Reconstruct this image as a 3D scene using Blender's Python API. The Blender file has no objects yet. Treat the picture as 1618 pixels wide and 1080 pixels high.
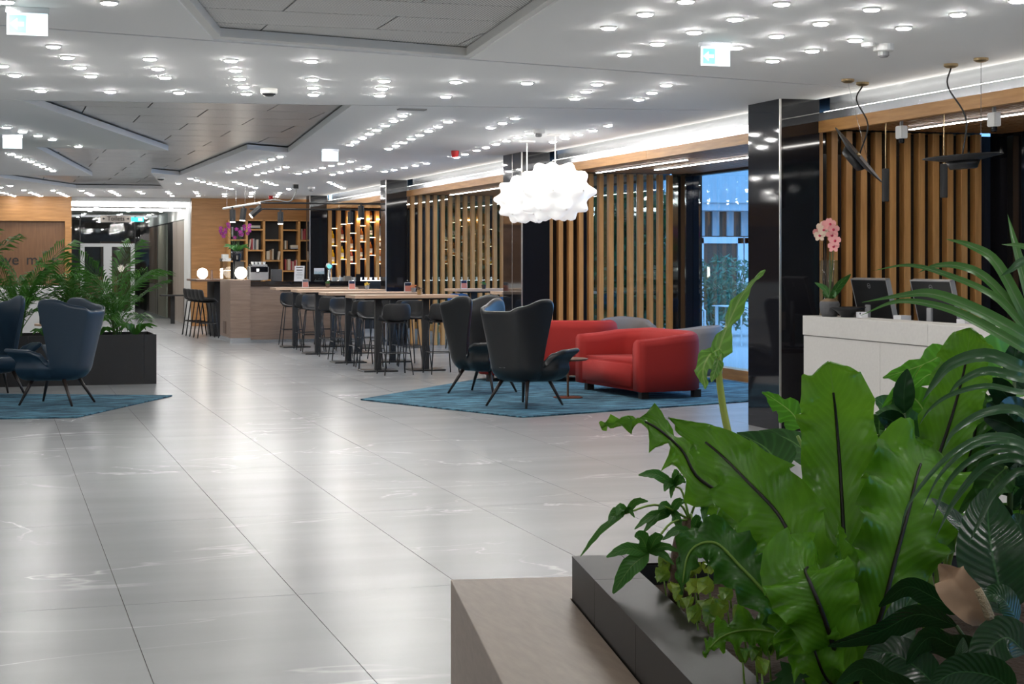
import bpy, bmesh, math, random
from mathutils import Vector, Matrix, noise
from mathutils.geometry import tessellate_polygon
random.seed(7)
R = math.radians
# ---------------------------------------------------------------- camera, world, exposure
F, CX, HY, CAMH = 2600.0, 809.0, 411.0, 1.6
TH = math.atan((CX + 8) / F); SN, CS = math.sin(TH), math.cos(TH)
scene = bpy.context.scene
COL = scene.collection
cam_d = bpy.data.cameras.new('camera'); cam = bpy.data.objects.new('camera', cam_d); COL.objects.link(cam)
cam.location = (0, 0, CAMH); cam.rotation_euler = (R(90), 0, -TH)
cam_d.sensor_width = 36; cam_d.lens = 36 * F / 1618; cam_d.shift_y = (HY - 540) / 1618
cam_d.clip_end = 300
scene.camera = cam
world = bpy.data.worlds.new('dusk_sky'); scene.world = world; world.use_nodes = True
bgn = world.node_tree.nodes['Background']
bgn.inputs['Color'].default_value = (0.24, 0.52, 1.0, 1); bgn.inputs['Strength'].default_value = 3.2
vs = scene.view_settings
vs.view_transform = 'Standard'; vs.look = 'None'; vs.exposure = 0.45; vs.gamma = 1.0; vs.use_curve_mapping = False
LAMP = 150.0      # brightness of one downlight lens

# ---------------------------------------------------------------- photo-measuring helpers (world coordinates)
def atz(x, y, z):
    a = (x - CX) / F; b = (HY - y) / F; t = (z - CAMH) / b
    return Vector(((SN + CS * a) * t, (CS - SN * a) * t, z))
def P(x, y, Z):
    a = (x - CX) / F; b = (HY - y) / F
    return Vector((Z * (SN + CS * a), Z * (CS - SN * a), CAMH + Z * b))
def slope(x): return math.tan(TH + math.atan((x - CX) / F))

# ---------------------------------------------------------------- materials
MATS = {}
def newmat(name):
    m = bpy.data.materials.new(name); m.use_nodes = True; MATS[name] = m
    return m, m.node_tree, m.node_tree.nodes['Principled BSDF']
def plain(name, col, rough=0.5, metal=0.0, spec=0.5, bump=0, bscale=60, var=0):
    m, t, b = newmat(name)
    b.inputs['Base Color'].default_value = (*col, 1); b.inputs['Roughness'].default_value = rough
    b.inputs['Metallic'].default_value = metal; b.inputs['Specular IOR Level'].default_value = spec
    if bump or var:
        tc = t.nodes.new('ShaderNodeTexCoord'); n = t.nodes.new('ShaderNodeTexNoise')
        n.inputs['Scale'].default_value = bscale; n.inputs['Detail'].default_value = 4
        t.links.new(tc.outputs['Object'], n.inputs['Vector'])
        if bump:
            bp = t.nodes.new('ShaderNodeBump'); bp.inputs['Strength'].default_value = bump; bp.inputs['Distance'].default_value = 0.01
            t.links.new(n.outputs['Fac'], bp.inputs['Height']); t.links.new(bp.outputs['Normal'], b.inputs['Normal'])
        if var:
            mx = t.nodes.new('ShaderNodeMix'); mx.data_type = 'RGBA'
            mx.inputs['A'].default_value = (*[c * (1 - var) for c in col], 1); mx.inputs['B'].default_value = (*[min(1, c * (1 + var)) for c in col], 1)
            t.links.new(n.outputs['Fac'], mx.inputs['Factor']); t.links.new(mx.outputs['Result'], b.inputs['Base Color'])
    return m
def glow(name, col, strength):
    m, t, b = newmat(name)
    b.inputs['Base Color'].default_value = (*col, 1)
    b.inputs['Emission Color'].default_value = (*col, 1); b.inputs['Emission Strength'].default_value = strength
    return m
def wood(name, c1, c2, axis='Z', rough=0.45, scale=6.0, stretch=14.0, coord='Object'):
    m, t, b = newmat(name)
    tc = t.nodes.new('ShaderNodeTexCoord'); mp = t.nodes.new('ShaderNodeMapping')
    s = [scale * stretch] * 3; s['XYZ'.index(axis)] = scale
    mp.inputs['Scale'].default_value = s
    oi = t.nodes.new('ShaderNodeObjectInfo'); ad = t.nodes.new('ShaderNodeVectorMath'); ad.operation = 'ADD'
    if coord == 'World':
        g = t.nodes.new('ShaderNodeNewGeometry'); src = g.outputs['Position']
    else: src = tc.outputs['Object']
    mu = t.nodes.new('ShaderNodeMath'); mu.operation = 'MULTIPLY'; mu.inputs[1].default_value = 37.0
    t.links.new(oi.outputs['Random'], mu.inputs[0])
    t.links.new(src, ad.inputs[0]); t.links.new(mu.outputs[0], ad.inputs[1]); t.links.new(ad.outputs[0], mp.inputs['Vector'])
    n = t.nodes.new('ShaderNodeTexNoise'); n.inputs['Scale'].default_value = 0.35; n.inputs['Detail'].default_value = 5; n.inputs['Roughness'].default_value = 0.6
    t.links.new(mp.outputs[0], n.inputs['Vector'])
    cr = t.nodes.new('ShaderNodeValToRGB'); cr.color_ramp.elements[0].position = 0.32; cr.color_ramp.elements[1].position = 0.68
    cr.color_ramp.elements[0].color = (*c1, 1); cr.color_ramp.elements[1].color = (*c2, 1)
    t.links.new(n.outputs['Fac'], cr.inputs['Fac']); t.links.new(cr.outputs['Color'], b.inputs['Base Color'])
    b.inputs['Roughness'].default_value = rough
    return m
def marble(name, c, vein, rough, vs=0.5, amt=0.35, world_co=True):
    m, t, b = newmat(name)
    if world_co:
        g = t.nodes.new('ShaderNodeNewGeometry'); src = g.outputs['Position']
    else:
        g = t.nodes.new('ShaderNodeTexCoord'); src = g.outputs['Object']
    mp = t.nodes.new('ShaderNodeMapping'); mp.inputs['Scale'].default_value = (0.55, 1.0, 1.0); mp.inputs['Rotation'].default_value = (0, 0, R(14))
    t.links.new(src, mp.inputs['Vector'])
    n = t.nodes.new('ShaderNodeTexNoise'); n.inputs['Scale'].default_value = vs * 1.3; n.inputs['Detail'].default_value = 7; n.inputs['Distortion'].default_value = 1.2
    t.links.new(mp.outputs[0], n.inputs['Vector'])
    # thin veins where the noise crosses its middle value
    s1 = t.nodes.new('ShaderNodeMath'); s1.operation = 'SUBTRACT'; s1.inputs[1].default_value = 0.5; t.links.new(n.outputs['Fac'], s1.inputs[0])
    s2 = t.nodes.new('ShaderNodeMath'); s2.operation = 'ABSOLUTE'; t.links.new(s1.outputs[0], s2.inputs[0])
    cr = t.nodes.new('ShaderNodeValToRGB'); cr.color_ramp.elements[0].position = 0.0; cr.color_ramp.elements[1].position = 0.007
    cr.color_ramp.elements[0].color = (1, 1, 1, 1); cr.color_ramp.elements[1].color = (0, 0, 0, 1)
    t.links.new(s2.outputs[0], cr.inputs['Fac'])
    n2 = t.nodes.new('ShaderNodeTexNoise'); n2.inputs['Scale'].default_value = 0.8; n2.inputs['Detail'].default_value = 4; n2.inputs['Roughness'].default_value = 0.5
    mp2 = t.nodes.new('ShaderNodeMapping'); mp2.inputs['Scale'].default_value = (0.6, 2.6, 1.0); t.links.new(src, mp2.inputs['Vector']); t.links.new(mp2.outputs[0], n2.inputs['Vector'])
    cl = t.nodes.new('ShaderNodeValToRGB'); cl.color_ramp.elements[0].position = 0.2; cl.color_ramp.elements[1].position = 0.8
    cl.color_ramp.elements[0].color = (*[x * 0.90 for x in c], 1); cl.color_ramp.elements[1].color = (*[min(1, x * 1.10) for x in c], 1)
    t.links.new(n2.outputs['Fac'], cl.inputs['Fac'])
    n3 = t.nodes.new('ShaderNodeTexNoise'); n3.inputs['Scale'].default_value = 0.9; t.links.new(src, n3.inputs['Vector'])
    vm = t.nodes.new('ShaderNodeMath'); vm.operation = 'MULTIPLY'; t.links.new(cr.outputs['Color'], vm.inputs[0])
    gt = t.nodes.new('ShaderNodeMapRange'); gt.inputs['From Min'].default_value = 0.45; gt.inputs['From Max'].default_value = 0.7; gt.inputs['To Max'].default_value = amt
    t.links.new(n3.outputs['Fac'], gt.inputs['Value']); t.links.new(gt.outputs[0], vm.inputs[1])
    mx = t.nodes.new('ShaderNodeMix'); mx.data_type = 'RGBA'; mx.inputs['B'].default_value = (*vein, 1)
    t.links.new(vm.outputs[0], mx.inputs['Factor']); t.links.new(cl.outputs['Color'], mx.inputs['A']); t.links.new(mx.outputs['Result'], b.inputs['Base Color'])
    rr = t.nodes.new('ShaderNodeMapRange'); rr.inputs['To Min'].default_value = rough * 0.96; rr.inputs['To Max'].default_value = rough * 1.06
    t.links.new(n2.outputs['Fac'], rr.inputs['Value']); t.links.new(rr.outputs[0], b.inputs['Roughness'])
    return m
def glass(name, tint=(1, 1, 1), refl=1.0):
    m, t, b = newmat(name); t.nodes.remove(b)
    out = t.nodes['Material Output']
    tr = t.nodes.new('ShaderNodeBsdfTransparent'); tr.inputs['Color'].default_value = (*tint, 1)
    gl = t.nodes.new('ShaderNodeBsdfGlossy'); gl.inputs['Roughness'].default_value = 0.02
    fr = t.nodes.new('ShaderNodeFresnel'); fr.inputs['IOR'].default_value = 1.5
    mu = t.nodes.new('ShaderNodeMath'); mu.operation = 'MULTIPLY'; mu.inputs[1].default_value = refl
    ge = t.nodes.new('ShaderNodeNewGeometry'); fb = t.nodes.new('ShaderNodeMath'); fb.operation = 'SUBTRACT'; fb.inputs[0].default_value = 1.0; t.links.new(ge.outputs['Backfacing'], fb.inputs[1])
    m2 = t.nodes.new('ShaderNodeMath'); m2.operation = 'MULTIPLY'; t.links.new(fr.outputs[0], m2.inputs[0]); t.links.new(fb.outputs[0], m2.inputs[1])
    t.links.new(m2.outputs[0], mu.inputs[0])
    mx = t.nodes.new('ShaderNodeMixShader'); t.links.new(mu.outputs[0], mx.inputs[0]); t.links.new(tr.outputs[0], mx.inputs[1]); t.links.new(gl.outputs[0], mx.inputs[2])
    t.links.new(mx.outputs[0], out.inputs['Surface'])
    return m
def perforated(name, col, pitch, metal, rough, hole=0.25, rot=30):
    m, t, b = newmat(name)
    tc = t.nodes.new('ShaderNodeTexCoord'); mp = t.nodes.new('ShaderNodeMapping'); mp.inputs['Scale'].default_value = [1 / pitch] * 3; mp.inputs['Rotation'].default_value = (0, 0, R(rot))
    t.links.new(tc.outputs['Object'], mp.inputs['Vector'])
    fr = t.nodes.new('ShaderNodeVectorMath'); fr.operation = 'FRACTION'; t.links.new(mp.outputs[0], fr.inputs[0])
    sb = t.nodes.new('ShaderNodeVectorMath'); sb.operation = 'SUBTRACT'; sb.inputs[1].default_value = (0.5, 0.5, 0); t.links.new(fr.outputs[0], sb.inputs[0])
    ml = t.nodes.new('ShaderNodeVectorMath'); ml.operation = 'MULTIPLY'; ml.inputs[1].default_value = (1, 1, 0); t.links.new(sb.outputs[0], ml.inputs[0])
    ln = t.nodes.new('ShaderNodeVectorMath'); ln.operation = 'LENGTH'; t.links.new(ml.outputs[0], ln.inputs[0])
    gt = t.nodes.new('ShaderNodeMath'); gt.operation = 'LESS_THAN'; gt.inputs[1].default_value = hole; t.links.new(ln.outputs['Value'], gt.inputs[0])
    mx = t.nodes.new('ShaderNodeMix'); mx.data_type = 'RGBA'; mx.inputs['A'].default_value = (*col, 1); mx.inputs['B'].default_value = (0.03, 0.03, 0.03, 1)
    t.links.new(gt.outputs[0], mx.inputs['Factor']); t.links.new(mx.outputs['Result'], b.inputs['Base Color'])
    b.inputs['Metallic'].default_value = metal; b.inputs['Roughness'].default_value = rough
    return m
def leafmat(name, c1, c2, midc, rough=0.35, trans=0.35, veins=14.0, veinamt=0.25, midw=0.05):
    """leaf colour from the blade's own UV: u across (0.5 = midrib), v along"""
    m, t, b = newmat(name)
    uv = t.nodes.new('ShaderNodeTexCoord'); sp = t.nodes.new('ShaderNodeSeparateXYZ'); t.links.new(uv.outputs['UV'], sp.inputs[0])
    d = t.nodes.new('ShaderNodeMath'); d.operation = 'SUBTRACT'; d.inputs[1].default_value = 0.5; t.links.new(sp.outputs['X'], d.inputs[0])
    ab = t.nodes.new('ShaderNodeMath'); ab.operation = 'ABSOLUTE'; t.links.new(d.outputs[0], ab.inputs[0])
    # side veins run out and forward
    k = t.nodes.new('ShaderNodeMath'); k.operation = 'MULTIPLY_ADD'; k.inputs[1].default_value = -0.35
    t.links.new(ab.outputs[0], k.inputs[0]); t.links.new(sp.outputs['Y'], k.inputs[2])
    ms = t.nodes.new('ShaderNodeMath'); ms.operation = 'MULTIPLY'; ms.inputs[1].default_value = veins * 6.283; t.links.new(k.outputs[0], ms.inputs[0])
    sn = t.nodes.new('ShaderNodeMath'); sn.operation = 'SINE'; t.links.new(ms.outputs[0], sn.inputs[0])
    mr = t.nodes.new('ShaderNodeMapRange'); mr.inputs['From Min'].default_value = 0.2; mr.inputs['From Max'].default_value = 1.0; mr.inputs['To Max'].default_value = veinamt; t.links.new(sn.outputs[0], mr.inputs['Value'])
    nz = t.nodes.new('ShaderNodeTexNoise'); nz.inputs['Scale'].default_value = 5.0; nz.inputs['Detail'].default_value = 3; t.links.new(uv.outputs['Object'], nz.inputs['Vector'])
    mx = t.nodes.new('ShaderNodeMix'); mx.data_type = 'RGBA'; mx.inputs['A'].default_value = (*c1, 1); mx.inputs['B'].default_value = (*c2, 1)
    nr = t.nodes.new('ShaderNodeMapRange'); nr.inputs['From Min'].default_value = 0.35; nr.inputs['From Max'].default_value = 0.65; t.links.new(nz.outputs['Fac'], nr.inputs['Value']); t.links.new(nr.outputs[0], mx.inputs['Factor'])
    mv = t.nodes.new('ShaderNodeMix'); mv.data_type = 'RGBA'; mv.inputs['B'].default_value = (*[min(1, x * 1.9 + 0.01) for x in c2], 1)
    t.links.new(mr.outputs[0], mv.inputs['Factor']); t.links.new(mx.outputs['Result'], mv.inputs['A'])
    mm = t.nodes.new('ShaderNodeMath'); mm.operation = 'LESS_THAN'; mm.inputs[1].default_value = midw / 2; t.links.new(ab.outputs[0], mm.inputs[0])
    m3 = t.nodes.new('ShaderNodeMix'); m3.data_type = 'RGBA'; m3.inputs['B'].default_value = (*midc, 1); t.links.new(mm.outputs[0], m3.inputs['Factor']); t.links.new(mv.outputs['Result'], m3.inputs['A'])
    t.links.new(m3.outputs['Result'], b.inputs['Base Color']); b.inputs['Roughness'].default_value = rough
    bp = t.nodes.new('ShaderNodeBump'); bp.inputs['Strength'].default_value = 0.12; bp.inputs['Distance'].default_value = 0.004
    t.links.new(sn.outputs[0], bp.inputs['Height']); t.links.new(bp.outputs['Normal'], b.inputs['Normal'])
    if trans:
        tl = t.nodes.new('ShaderNodeBsdfTranslucent'); ms2 = t.nodes.new('ShaderNodeMixShader'); ms2.inputs[0].default_value = trans
        gm = t.nodes.new('ShaderNodeGamma'); gm.inputs['Gamma'].default_value = 0.8; t.links.new(m3.outputs['Result'], gm.inputs['Color']); t.links.new(gm.outputs[0], tl.inputs['Color'])
        t.links.new(b.outputs[0], ms2.inputs[1]); t.links.new(tl.outputs[0], ms2.inputs[2]); t.links.new(ms2.outputs[0], t.nodes['Material Output'].inputs['Surface'])
    return m

marble('floor_tile', (0.315, 0.32, 0.322), (0.72, 0.72, 0.71), 0.25, 0.5, 0.75)
plain('grout', (0.16, 0.13, 0.11), 0.8)
plain('ceiling_white', (0.90, 0.90, 0.885), 0.7)
plain('rim_white', (0.80, 0.79, 0.76), 0.6)
plain('plenum', (0.05, 0.05, 0.05), 0.9)
perforated('perf_light', (0.84, 0.83, 0.80), 0.020, 0.2, 0.5, 0.30)
perforated('perf_metal', (0.60, 0.60, 0.61), 0.018, 0.75, 0.30, 0.26)
plain('black_gloss', (0.010, 0.010, 0.013), 0.05, 0, 0.6)
plain('black_satin', (0.012, 0.012, 0.013), 0.35)
plain('black_matte', (0.018, 0.018, 0.019), 0.55)
plain('trim_metal', (0.72, 0.70, 0.67), 0.3, 0.9)
plain('alu', (0.60, 0.62, 0.64), 0.22, 0.85)
wood('oak', (0.46, 0.22, 0.065), (0.62, 0.325, 0.11), 'Z')
wood('oak_h', (0.46, 0.22, 0.065), (0.62, 0.325, 0.11), 'Y')
wood('oak_x', (0.33, 0.155, 0.048), (0.46, 0.225, 0.075), 'X', coord='World')
wood('oak_dark', (0.12, 0.055, 0.022), (0.17, 0.08, 0.032), 'Z', coord='World')
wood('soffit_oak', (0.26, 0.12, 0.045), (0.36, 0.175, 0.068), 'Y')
wood('bar_oak', (0.27, 0.18, 0.13), (0.37, 0.255, 0.19), 'X', coord='World')
wood('table_oak', (0.50, 0.33, 0.22), (0.62, 0.43, 0.30), 'X')
wood('bench_oak', (0.27, 0.19, 0.13), (0.33, 0.24, 0.17), 'Y', 0.4, 20, 6)
wood('walnut', (0.12, 0.065, 0.04), (0.18, 0.10, 0.065), 'X')
wood('brown_panel', (0.030, 0.021, 0.018), (0.042, 0.03, 0.026), 'Z', 0.25)
plain('navy_panel', (0.012, 0.018, 0.045), 0.2)
plain('concrete', (0.55, 0.53, 0.50), 0.6, bump=0.15, bscale=40, var=0.08)
plain('white_desk', (0.75, 0.75, 0.73), 0.5)
plain('planter_black', (0.012, 0.011, 0.011), 0.4, bump=0.05)
plain('planter_metal', (0.020, 0.0165, 0.014), 0.40, 0.0, 0.12, bump=0.04, bscale=6, var=0.25)
plain('soil', (0.045, 0.024, 0.013), 0.95, bump=1.0, bscale=60, var=0.6)
plain('leather_black', (0.012, 0.0125, 0.0135), 0.36, bump=0.05, bscale=120)
plain('leather_blue', (0.014, 0.032, 0.055), 0.32, bump=0.05, bscale=120)
plain('red_fabric', (0.36, 0.017, 0.012), 0.85, bump=0.12, bscale=300, var=0.12)
plain('grey_fabric', (0.22, 0.20, 0.195), 0.9, bump=0.1, bscale=300, var=0.1)
plain('blue_fabric', (0.01, 0.075, 0.22), 0.7)
def rugmat():
    m, t, b = newmat('rug_blue'); tc = t.nodes.new('ShaderNodeTexCoord'); mp = t.nodes.new('ShaderNodeMapping'); mp.inputs['Scale'].default_value = (1.2, 4.5, 1); mp.inputs['Rotation'].default_value = (0, 0, R(25)); t.links.new(tc.outputs['Object'], mp.inputs['Vector'])
    n = t.nodes.new('ShaderNodeTexNoise'); n.inputs['Scale'].default_value = 2.2; n.inputs['Detail'].default_value = 7; n.inputs['Roughness'].default_value = .68; t.links.new(mp.outputs[0], n.inputs['Vector'])
    cr = t.nodes.new('ShaderNodeValToRGB'); cr.color_ramp.elements[0].position = .42; cr.color_ramp.elements[1].position = .60; cr.color_ramp.elements[0].color = (.010, .045, .080, 1); cr.color_ramp.elements[1].color = (.085, .235, .32, 1)
    t.links.new(n.outputs['Fac'], cr.inputs['Fac']); t.links.new(cr.outputs['Color'], b.inputs['Base Color']); b.inputs['Roughness'].default_value = .95
    n2 = t.nodes.new('ShaderNodeTexNoise'); n2.inputs['Scale'].default_value = 220; t.links.new(tc.outputs['Object'], n2.inputs['Vector']); bp = t.nodes.new('ShaderNodeBump'); bp.inputs['Strength'].default_value = .6; bp.inputs['Distance'].default_value = .01; t.links.new(n2.outputs['Fac'], bp.inputs['Height']); t.links.new(bp.outputs[0], b.inputs['Normal'])
rugmat()
plain('leg_dark', (0.025, 0.018, 0.015), 0.4)
plain('brass', (0.42, 0.31, 0.17), 0.3, 0.95)
plain('copper_brown', (0.20, 0.10, 0.06), 0.3, 0.8)
plain('white_plastic', (0.75, 0.75, 0.73), 0.4)
plain('red_plastic', (0.45, 0.01, 0.01), 0.4)
plain('grey_plastic', (0.25, 0.25, 0.25), 0.5)
plain('sign_grey', (0.30, 0.27, 0.24), 0.5)
plain('ink', (0.01, 0.01, 0.01), 0.7)
plain('paper', (0.7, 0.7, 0.72), 0.7)
plain('steel', (0.55, 0.56, 0.57), 0.25, 1.0)
plain('silver_plastic', (0.42, 0.42, 0.43), 0.35, 0.4)
plain('pot_grey', (0.10, 0.10, 0.105), 0.8, bump=0.5, bscale=30)
plain('bark', (0.12, 0.075, 0.05), 0.9, bump=1, bscale=40, var=0.4)
plain('moss', (0.20, 0.13, 0.07), 0.95, bump=1, bscale=80)
plain('orchid_pink', (0.80, 0.36, 0.34), 0.6)
plain('orchid_cream', (0.78, 0.62, 0.48), 0.6)
plain('orchid_heart', (0.55, 0.03, 0.10), 0.6)
plain('orchid_purple', (0.20, 0.012, 0.16), 0.6)
plain('spathe', (0.50, 0.33, 0.21), 0.7, var=0.25, bscale=18)
plain('spadix', (0.42, 0.33, 0.20), 0.8, bump=1.0, bscale=160)
plain('cord_black', (0.015, 0.015, 0.015), 0.5)
plain('cladding', (0.10, 0.055, 0.035), 0.7)
plain('pale_concrete', (0.42, 0.47, 0.50), 0.8, bump=0.1, bscale=3, var=0.15)
plain('paving', (0.45, 0.45, 0.45), 0.8)
plain('white_paint', (0.75, 0.77, 0.78), 0.4)
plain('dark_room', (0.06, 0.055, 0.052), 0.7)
marble('beige_marble', (0.66, 0.56, 0.48), (0.7, 0.62, 0.55), 0.25, 0.9, 0.4)
marble('cream_stone', (0.70, 0.61, 0.47), (0.7, 0.62, 0.5), 0.35, 0.9, 0.3)
glass('clear_glass', (0.90, 0.95, 0.95))
glass('shop_glass', (0.80, 0.86, 0.87), 1.6)
plain('glass_edge', (0.13, 0.36, 0.36), 0.15)
glow('lens', (1.0, 0.98, 0.95), LAMP)
glow('led', (1.0, 0.96, 0.91), 26.0)
glow('cove_led', (1.0, 0.96, 0.90), 5.5)
glow('led_soft', (0.95, 0.97, 1.0), 6.0)
glow('globe', (1.0, 0.93, 0.80), 9.0)
glow('cocoon', (1.0, 0.98, 0.95), 0.40)
glow('spot_lens', (1.0, 0.95, 0.85), 30.0)
glow('sign_white', (0.78, 0.93, 1.0), 0.75)
glow('sign_teal', (0.20, 0.75, 0.72), 0.55)
glow('sign_man', (0.55, 0.85, 0.85), 0.9)
glow('exit_green', (0.03, 0.75, 0.75), 2.0)
glow('shelf_glow', (1.0, 0.78, 0.48), 9.0)
glow('bar_glow', (1.0, 0.72, 0.36), 30.0)
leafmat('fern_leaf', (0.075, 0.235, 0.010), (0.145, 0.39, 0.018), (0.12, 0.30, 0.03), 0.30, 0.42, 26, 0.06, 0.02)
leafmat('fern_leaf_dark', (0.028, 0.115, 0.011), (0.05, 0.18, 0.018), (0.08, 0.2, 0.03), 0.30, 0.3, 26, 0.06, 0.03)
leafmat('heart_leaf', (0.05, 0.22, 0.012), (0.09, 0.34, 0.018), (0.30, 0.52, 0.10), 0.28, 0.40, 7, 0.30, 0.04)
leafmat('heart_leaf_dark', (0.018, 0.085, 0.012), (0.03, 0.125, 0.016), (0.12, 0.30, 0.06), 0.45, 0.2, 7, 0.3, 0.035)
leafmat('taro_leaf', (0.12, 0.30, 0.03), (0.18, 0.38, 0.05), (0.36, 0.52, 0.13), 0.4, 0.35, 7, 0.4, 0.10)
leafmat('lily_leaf', (0.010, 0.045, 0.012), (0.017, 0.068, 0.016), (0.04, 0.13, 0.035), 0.20, 0.12, 16, 0.12, 0.03)
leafmat('zz_leaf', (0.007, 0.035, 0.012), (0.012, 0.05, 0.015), (0.03, 0.09, 0.03), 0.18, 0.08, 4, 0.05, 0.04)
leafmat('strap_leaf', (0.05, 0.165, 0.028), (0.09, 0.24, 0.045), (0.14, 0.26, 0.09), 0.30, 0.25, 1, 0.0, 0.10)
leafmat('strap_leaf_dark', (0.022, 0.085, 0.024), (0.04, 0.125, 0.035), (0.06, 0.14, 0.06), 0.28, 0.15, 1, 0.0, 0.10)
leafmat('money_leaf', (0.03, 0.13, 0.015), (0.05, 0.18, 0.02), (0.13, 0.28, 0.05), 0.35, 0.3, 12, 0.25, 0.04)
leafmat('pothos_leaf', (0.05, 0.17, 0.012), (0.26, 0.36, 0.03), (0.2, 0.3, 0.05), 0.3, 0.3, 5, 0.1, 0.03)
leafmat('palm_leaf', (0.03, 0.12, 0.014), (0.06, 0.20, 0.022), (0.05, 0.15, 0.02), 0.4, 0.25, 1, 0.0, 0.02)
leafmat('hedge_leaf', (0.012, 0.06, 0.012), (0.025, 0.10, 0.02), (0.03, 0.1, 0.02), 0.5, 0.2, 1, 0, 0.02)
leafmat('blue_shrub_leaf', (0.06, 0.16, 0.10), (0.12, 0.24, 0.14), (0.2, 0.3, 0.2), 0.5, 0.2, 1, 0, 0.02)
plain('midrib_dark', (0.012, 0.008, 0.006), 0.5)
plain('stem_green', (0.20, 0.34, 0.05), 0.5)
plain('stem_yellow', (0.42, 0.50, 0.09), 0.45)
plain('stem_dark', (0.05, 0.10, 0.025), 0.5)

# ---------------------------------------------------------------- mesh helpers
class MB:
    def __init__(s): s.v = []; s.f = []; s.m = []; s.uv = None
    def add(s, vs, fs, mi=0):
        o = len(s.v); s.v += [tuple(v) for v in vs]; s.f += [tuple(i + o for i in f) for f in fs]; s.m += [mi] * len(fs); return s
    def box(s, x0, x1, y0, y1, z0, z1, mi=0):
        vs = [(x, y, z) for z in (z0, z1) for y in (y0, y1) for x in (x0, x1)]
        return s.add(vs, [(0, 2, 3, 1), (4, 5, 7, 6), (0, 1, 5, 4), (2, 6, 7, 3), (0, 4, 6, 2), (1, 3, 7, 5)], mi)
    def tube(s, pts, r, n=8, mi=0, cap=True):
        pts = [Vector(p) for p in pts]; k = len(pts)
        rs = r if isinstance(r, (list, tuple)) else [r] * k
        ref = Vector((0, 0, 1)); vs = []
        for i, p in enumerate(pts):
            d = (pts[min(i + 1, k - 1)] - pts[max(i - 1, 0)]).normalized()
            if abs(d.dot(ref)) > 0.95: ref = Vector((1, 0, 0))
            a = d.cross(ref).normalized(); b = a.cross(d); ref = b
            for j in range(n):
                t = 2 * math.pi * j / n; vs.append(p + (a * math.cos(t) + b * math.sin(t)) * rs[i])
        fs = [(i * n + j, i * n + (j + 1) % n, (i + 1) * n + (j + 1) % n, (i + 1) * n + j) for i in range(k - 1) for j in range(n)]
        if cap: fs += [tuple(range(n))[::-1], tuple((k - 1) * n + j for j in range(n))]
        return s.add(vs, fs, mi)
    def lathe(s, prof, n=20, c=(0, 0, 0), mi=0):
        vs = []
        for r, z in prof:
            for j in range(n):
                t = 2 * math.pi * j / n; vs.append((c[0] + r * math.cos(t), c[1] + r * math.sin(t), c[2] + z))
        k = len(prof)
        fs = [(i * n + j, i * n + (j + 1) % n, (i + 1) * n + (j + 1) % n, (i + 1) * n + j) for i in range(k - 1) for j in range(n)]
        fs += [tuple(range(n))[::-1], tuple((k - 1) * n + j for j in range(n))]
        return s.add(vs, fs, mi)
    def prism(s, poly, z0, z1, mi=0):
        n = len(poly); vs = [(x, y, z0) for x, y in poly] + [(x, y, z1) for x, y in poly]
        return s.add(vs, [tuple(range(n))[::-1], tuple(range(n, 2 * n))] + [(i, (i + 1) % n, n + (i + 1) % n, n + i) for i in range(n)], mi)
    def mesh(s, name, mats, smooth=False, bevel=0, seg=2):
        me = bpy.data.meshes.new(name); me.from_pydata(s.v, [], s.f)
        for m in (mats if isinstance(mats, (list, tuple)) else [mats]): me.materials.append(MATS[m])
        me.polygons.foreach_set('material_index', s.m)
        bm = bmesh.new(); bm.from_mesh(me)
        bmesh.ops.recalc_face_normals(bm, faces=bm.faces)
        if bevel: bmesh.ops.bevel(bm, geom=[e for e in bm.edges if len(e.link_faces) == 2 and e.calc_face_angle(0) > 0.5], offset=bevel, segments=seg, affect='EDGES', clamp_overlap=True)
        bm.to_mesh(me); bm.free()
        if smooth: me.polygons.foreach_set('use_smooth', [True] * len(me.polygons))
        me.update(); return me
    def build(s, name, mats, parent=None, smooth=False, bevel=0, seg=2):
        return link(name, s.mesh(name, mats, smooth, bevel, seg), parent)
def link(name, me, parent=None, loc=None, rz=None):
    o = bpy.data.objects.new(name, me); COL.objects.link(o)
    if parent is not None: o.parent = parent
    if loc is not None: o.location = loc
    if rz is not None: o.rotation_euler = (0, 0, rz)
    return o
def empty(name, loc=(0, 0, 0), rz=0.0):
    o = bpy.data.objects.new(name, None); COL.objects.link(o); o.location = loc; o.rotation_euler = (0, 0, rz); o.empty_display_size = 0.1
    return o
def tag(o, label, cat, group=None):
    o['label'] = label; o['category'] = cat
    if group: o['group'] = group
    return o
def struct(o, label=None):
    o['kind'] = 'structure'
    if label: o['label'] = label
    return o
def copy_tree(o, parent=None):
    c = o.copy(); COL.objects.link(c); c.parent = parent
    for ch in list(o.children): copy_tree(ch, c)
    return c
def bx(name, x0, x1, y0, y1, z0, z1, mat, parent=None, bevel=0, seg=2):
    """a box whose object origin is the middle of its base"""
    cx, cy = (x0 + x1) / 2, (y0 + y1) / 2
    me = MB().box(x0 - cx, x1 - cx, y0 - cy, y1 - cy, 0, z1 - z0).mesh(name, mat, bevel=bevel, seg=seg)
    return link(name, me, parent, (cx, cy, z0))
def mods(o, solid=0, sub=0, off=0.0):
    if solid:
        m = o.modifiers.new('thickness', 'SOLIDIFY'); m.thickness = solid; m.offset = off; m.use_even_offset = True
    if sub:
        m = o.modifiers.new('round', 'SUBSURF'); m.levels = sub; m.render_levels = sub
    return o
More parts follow.
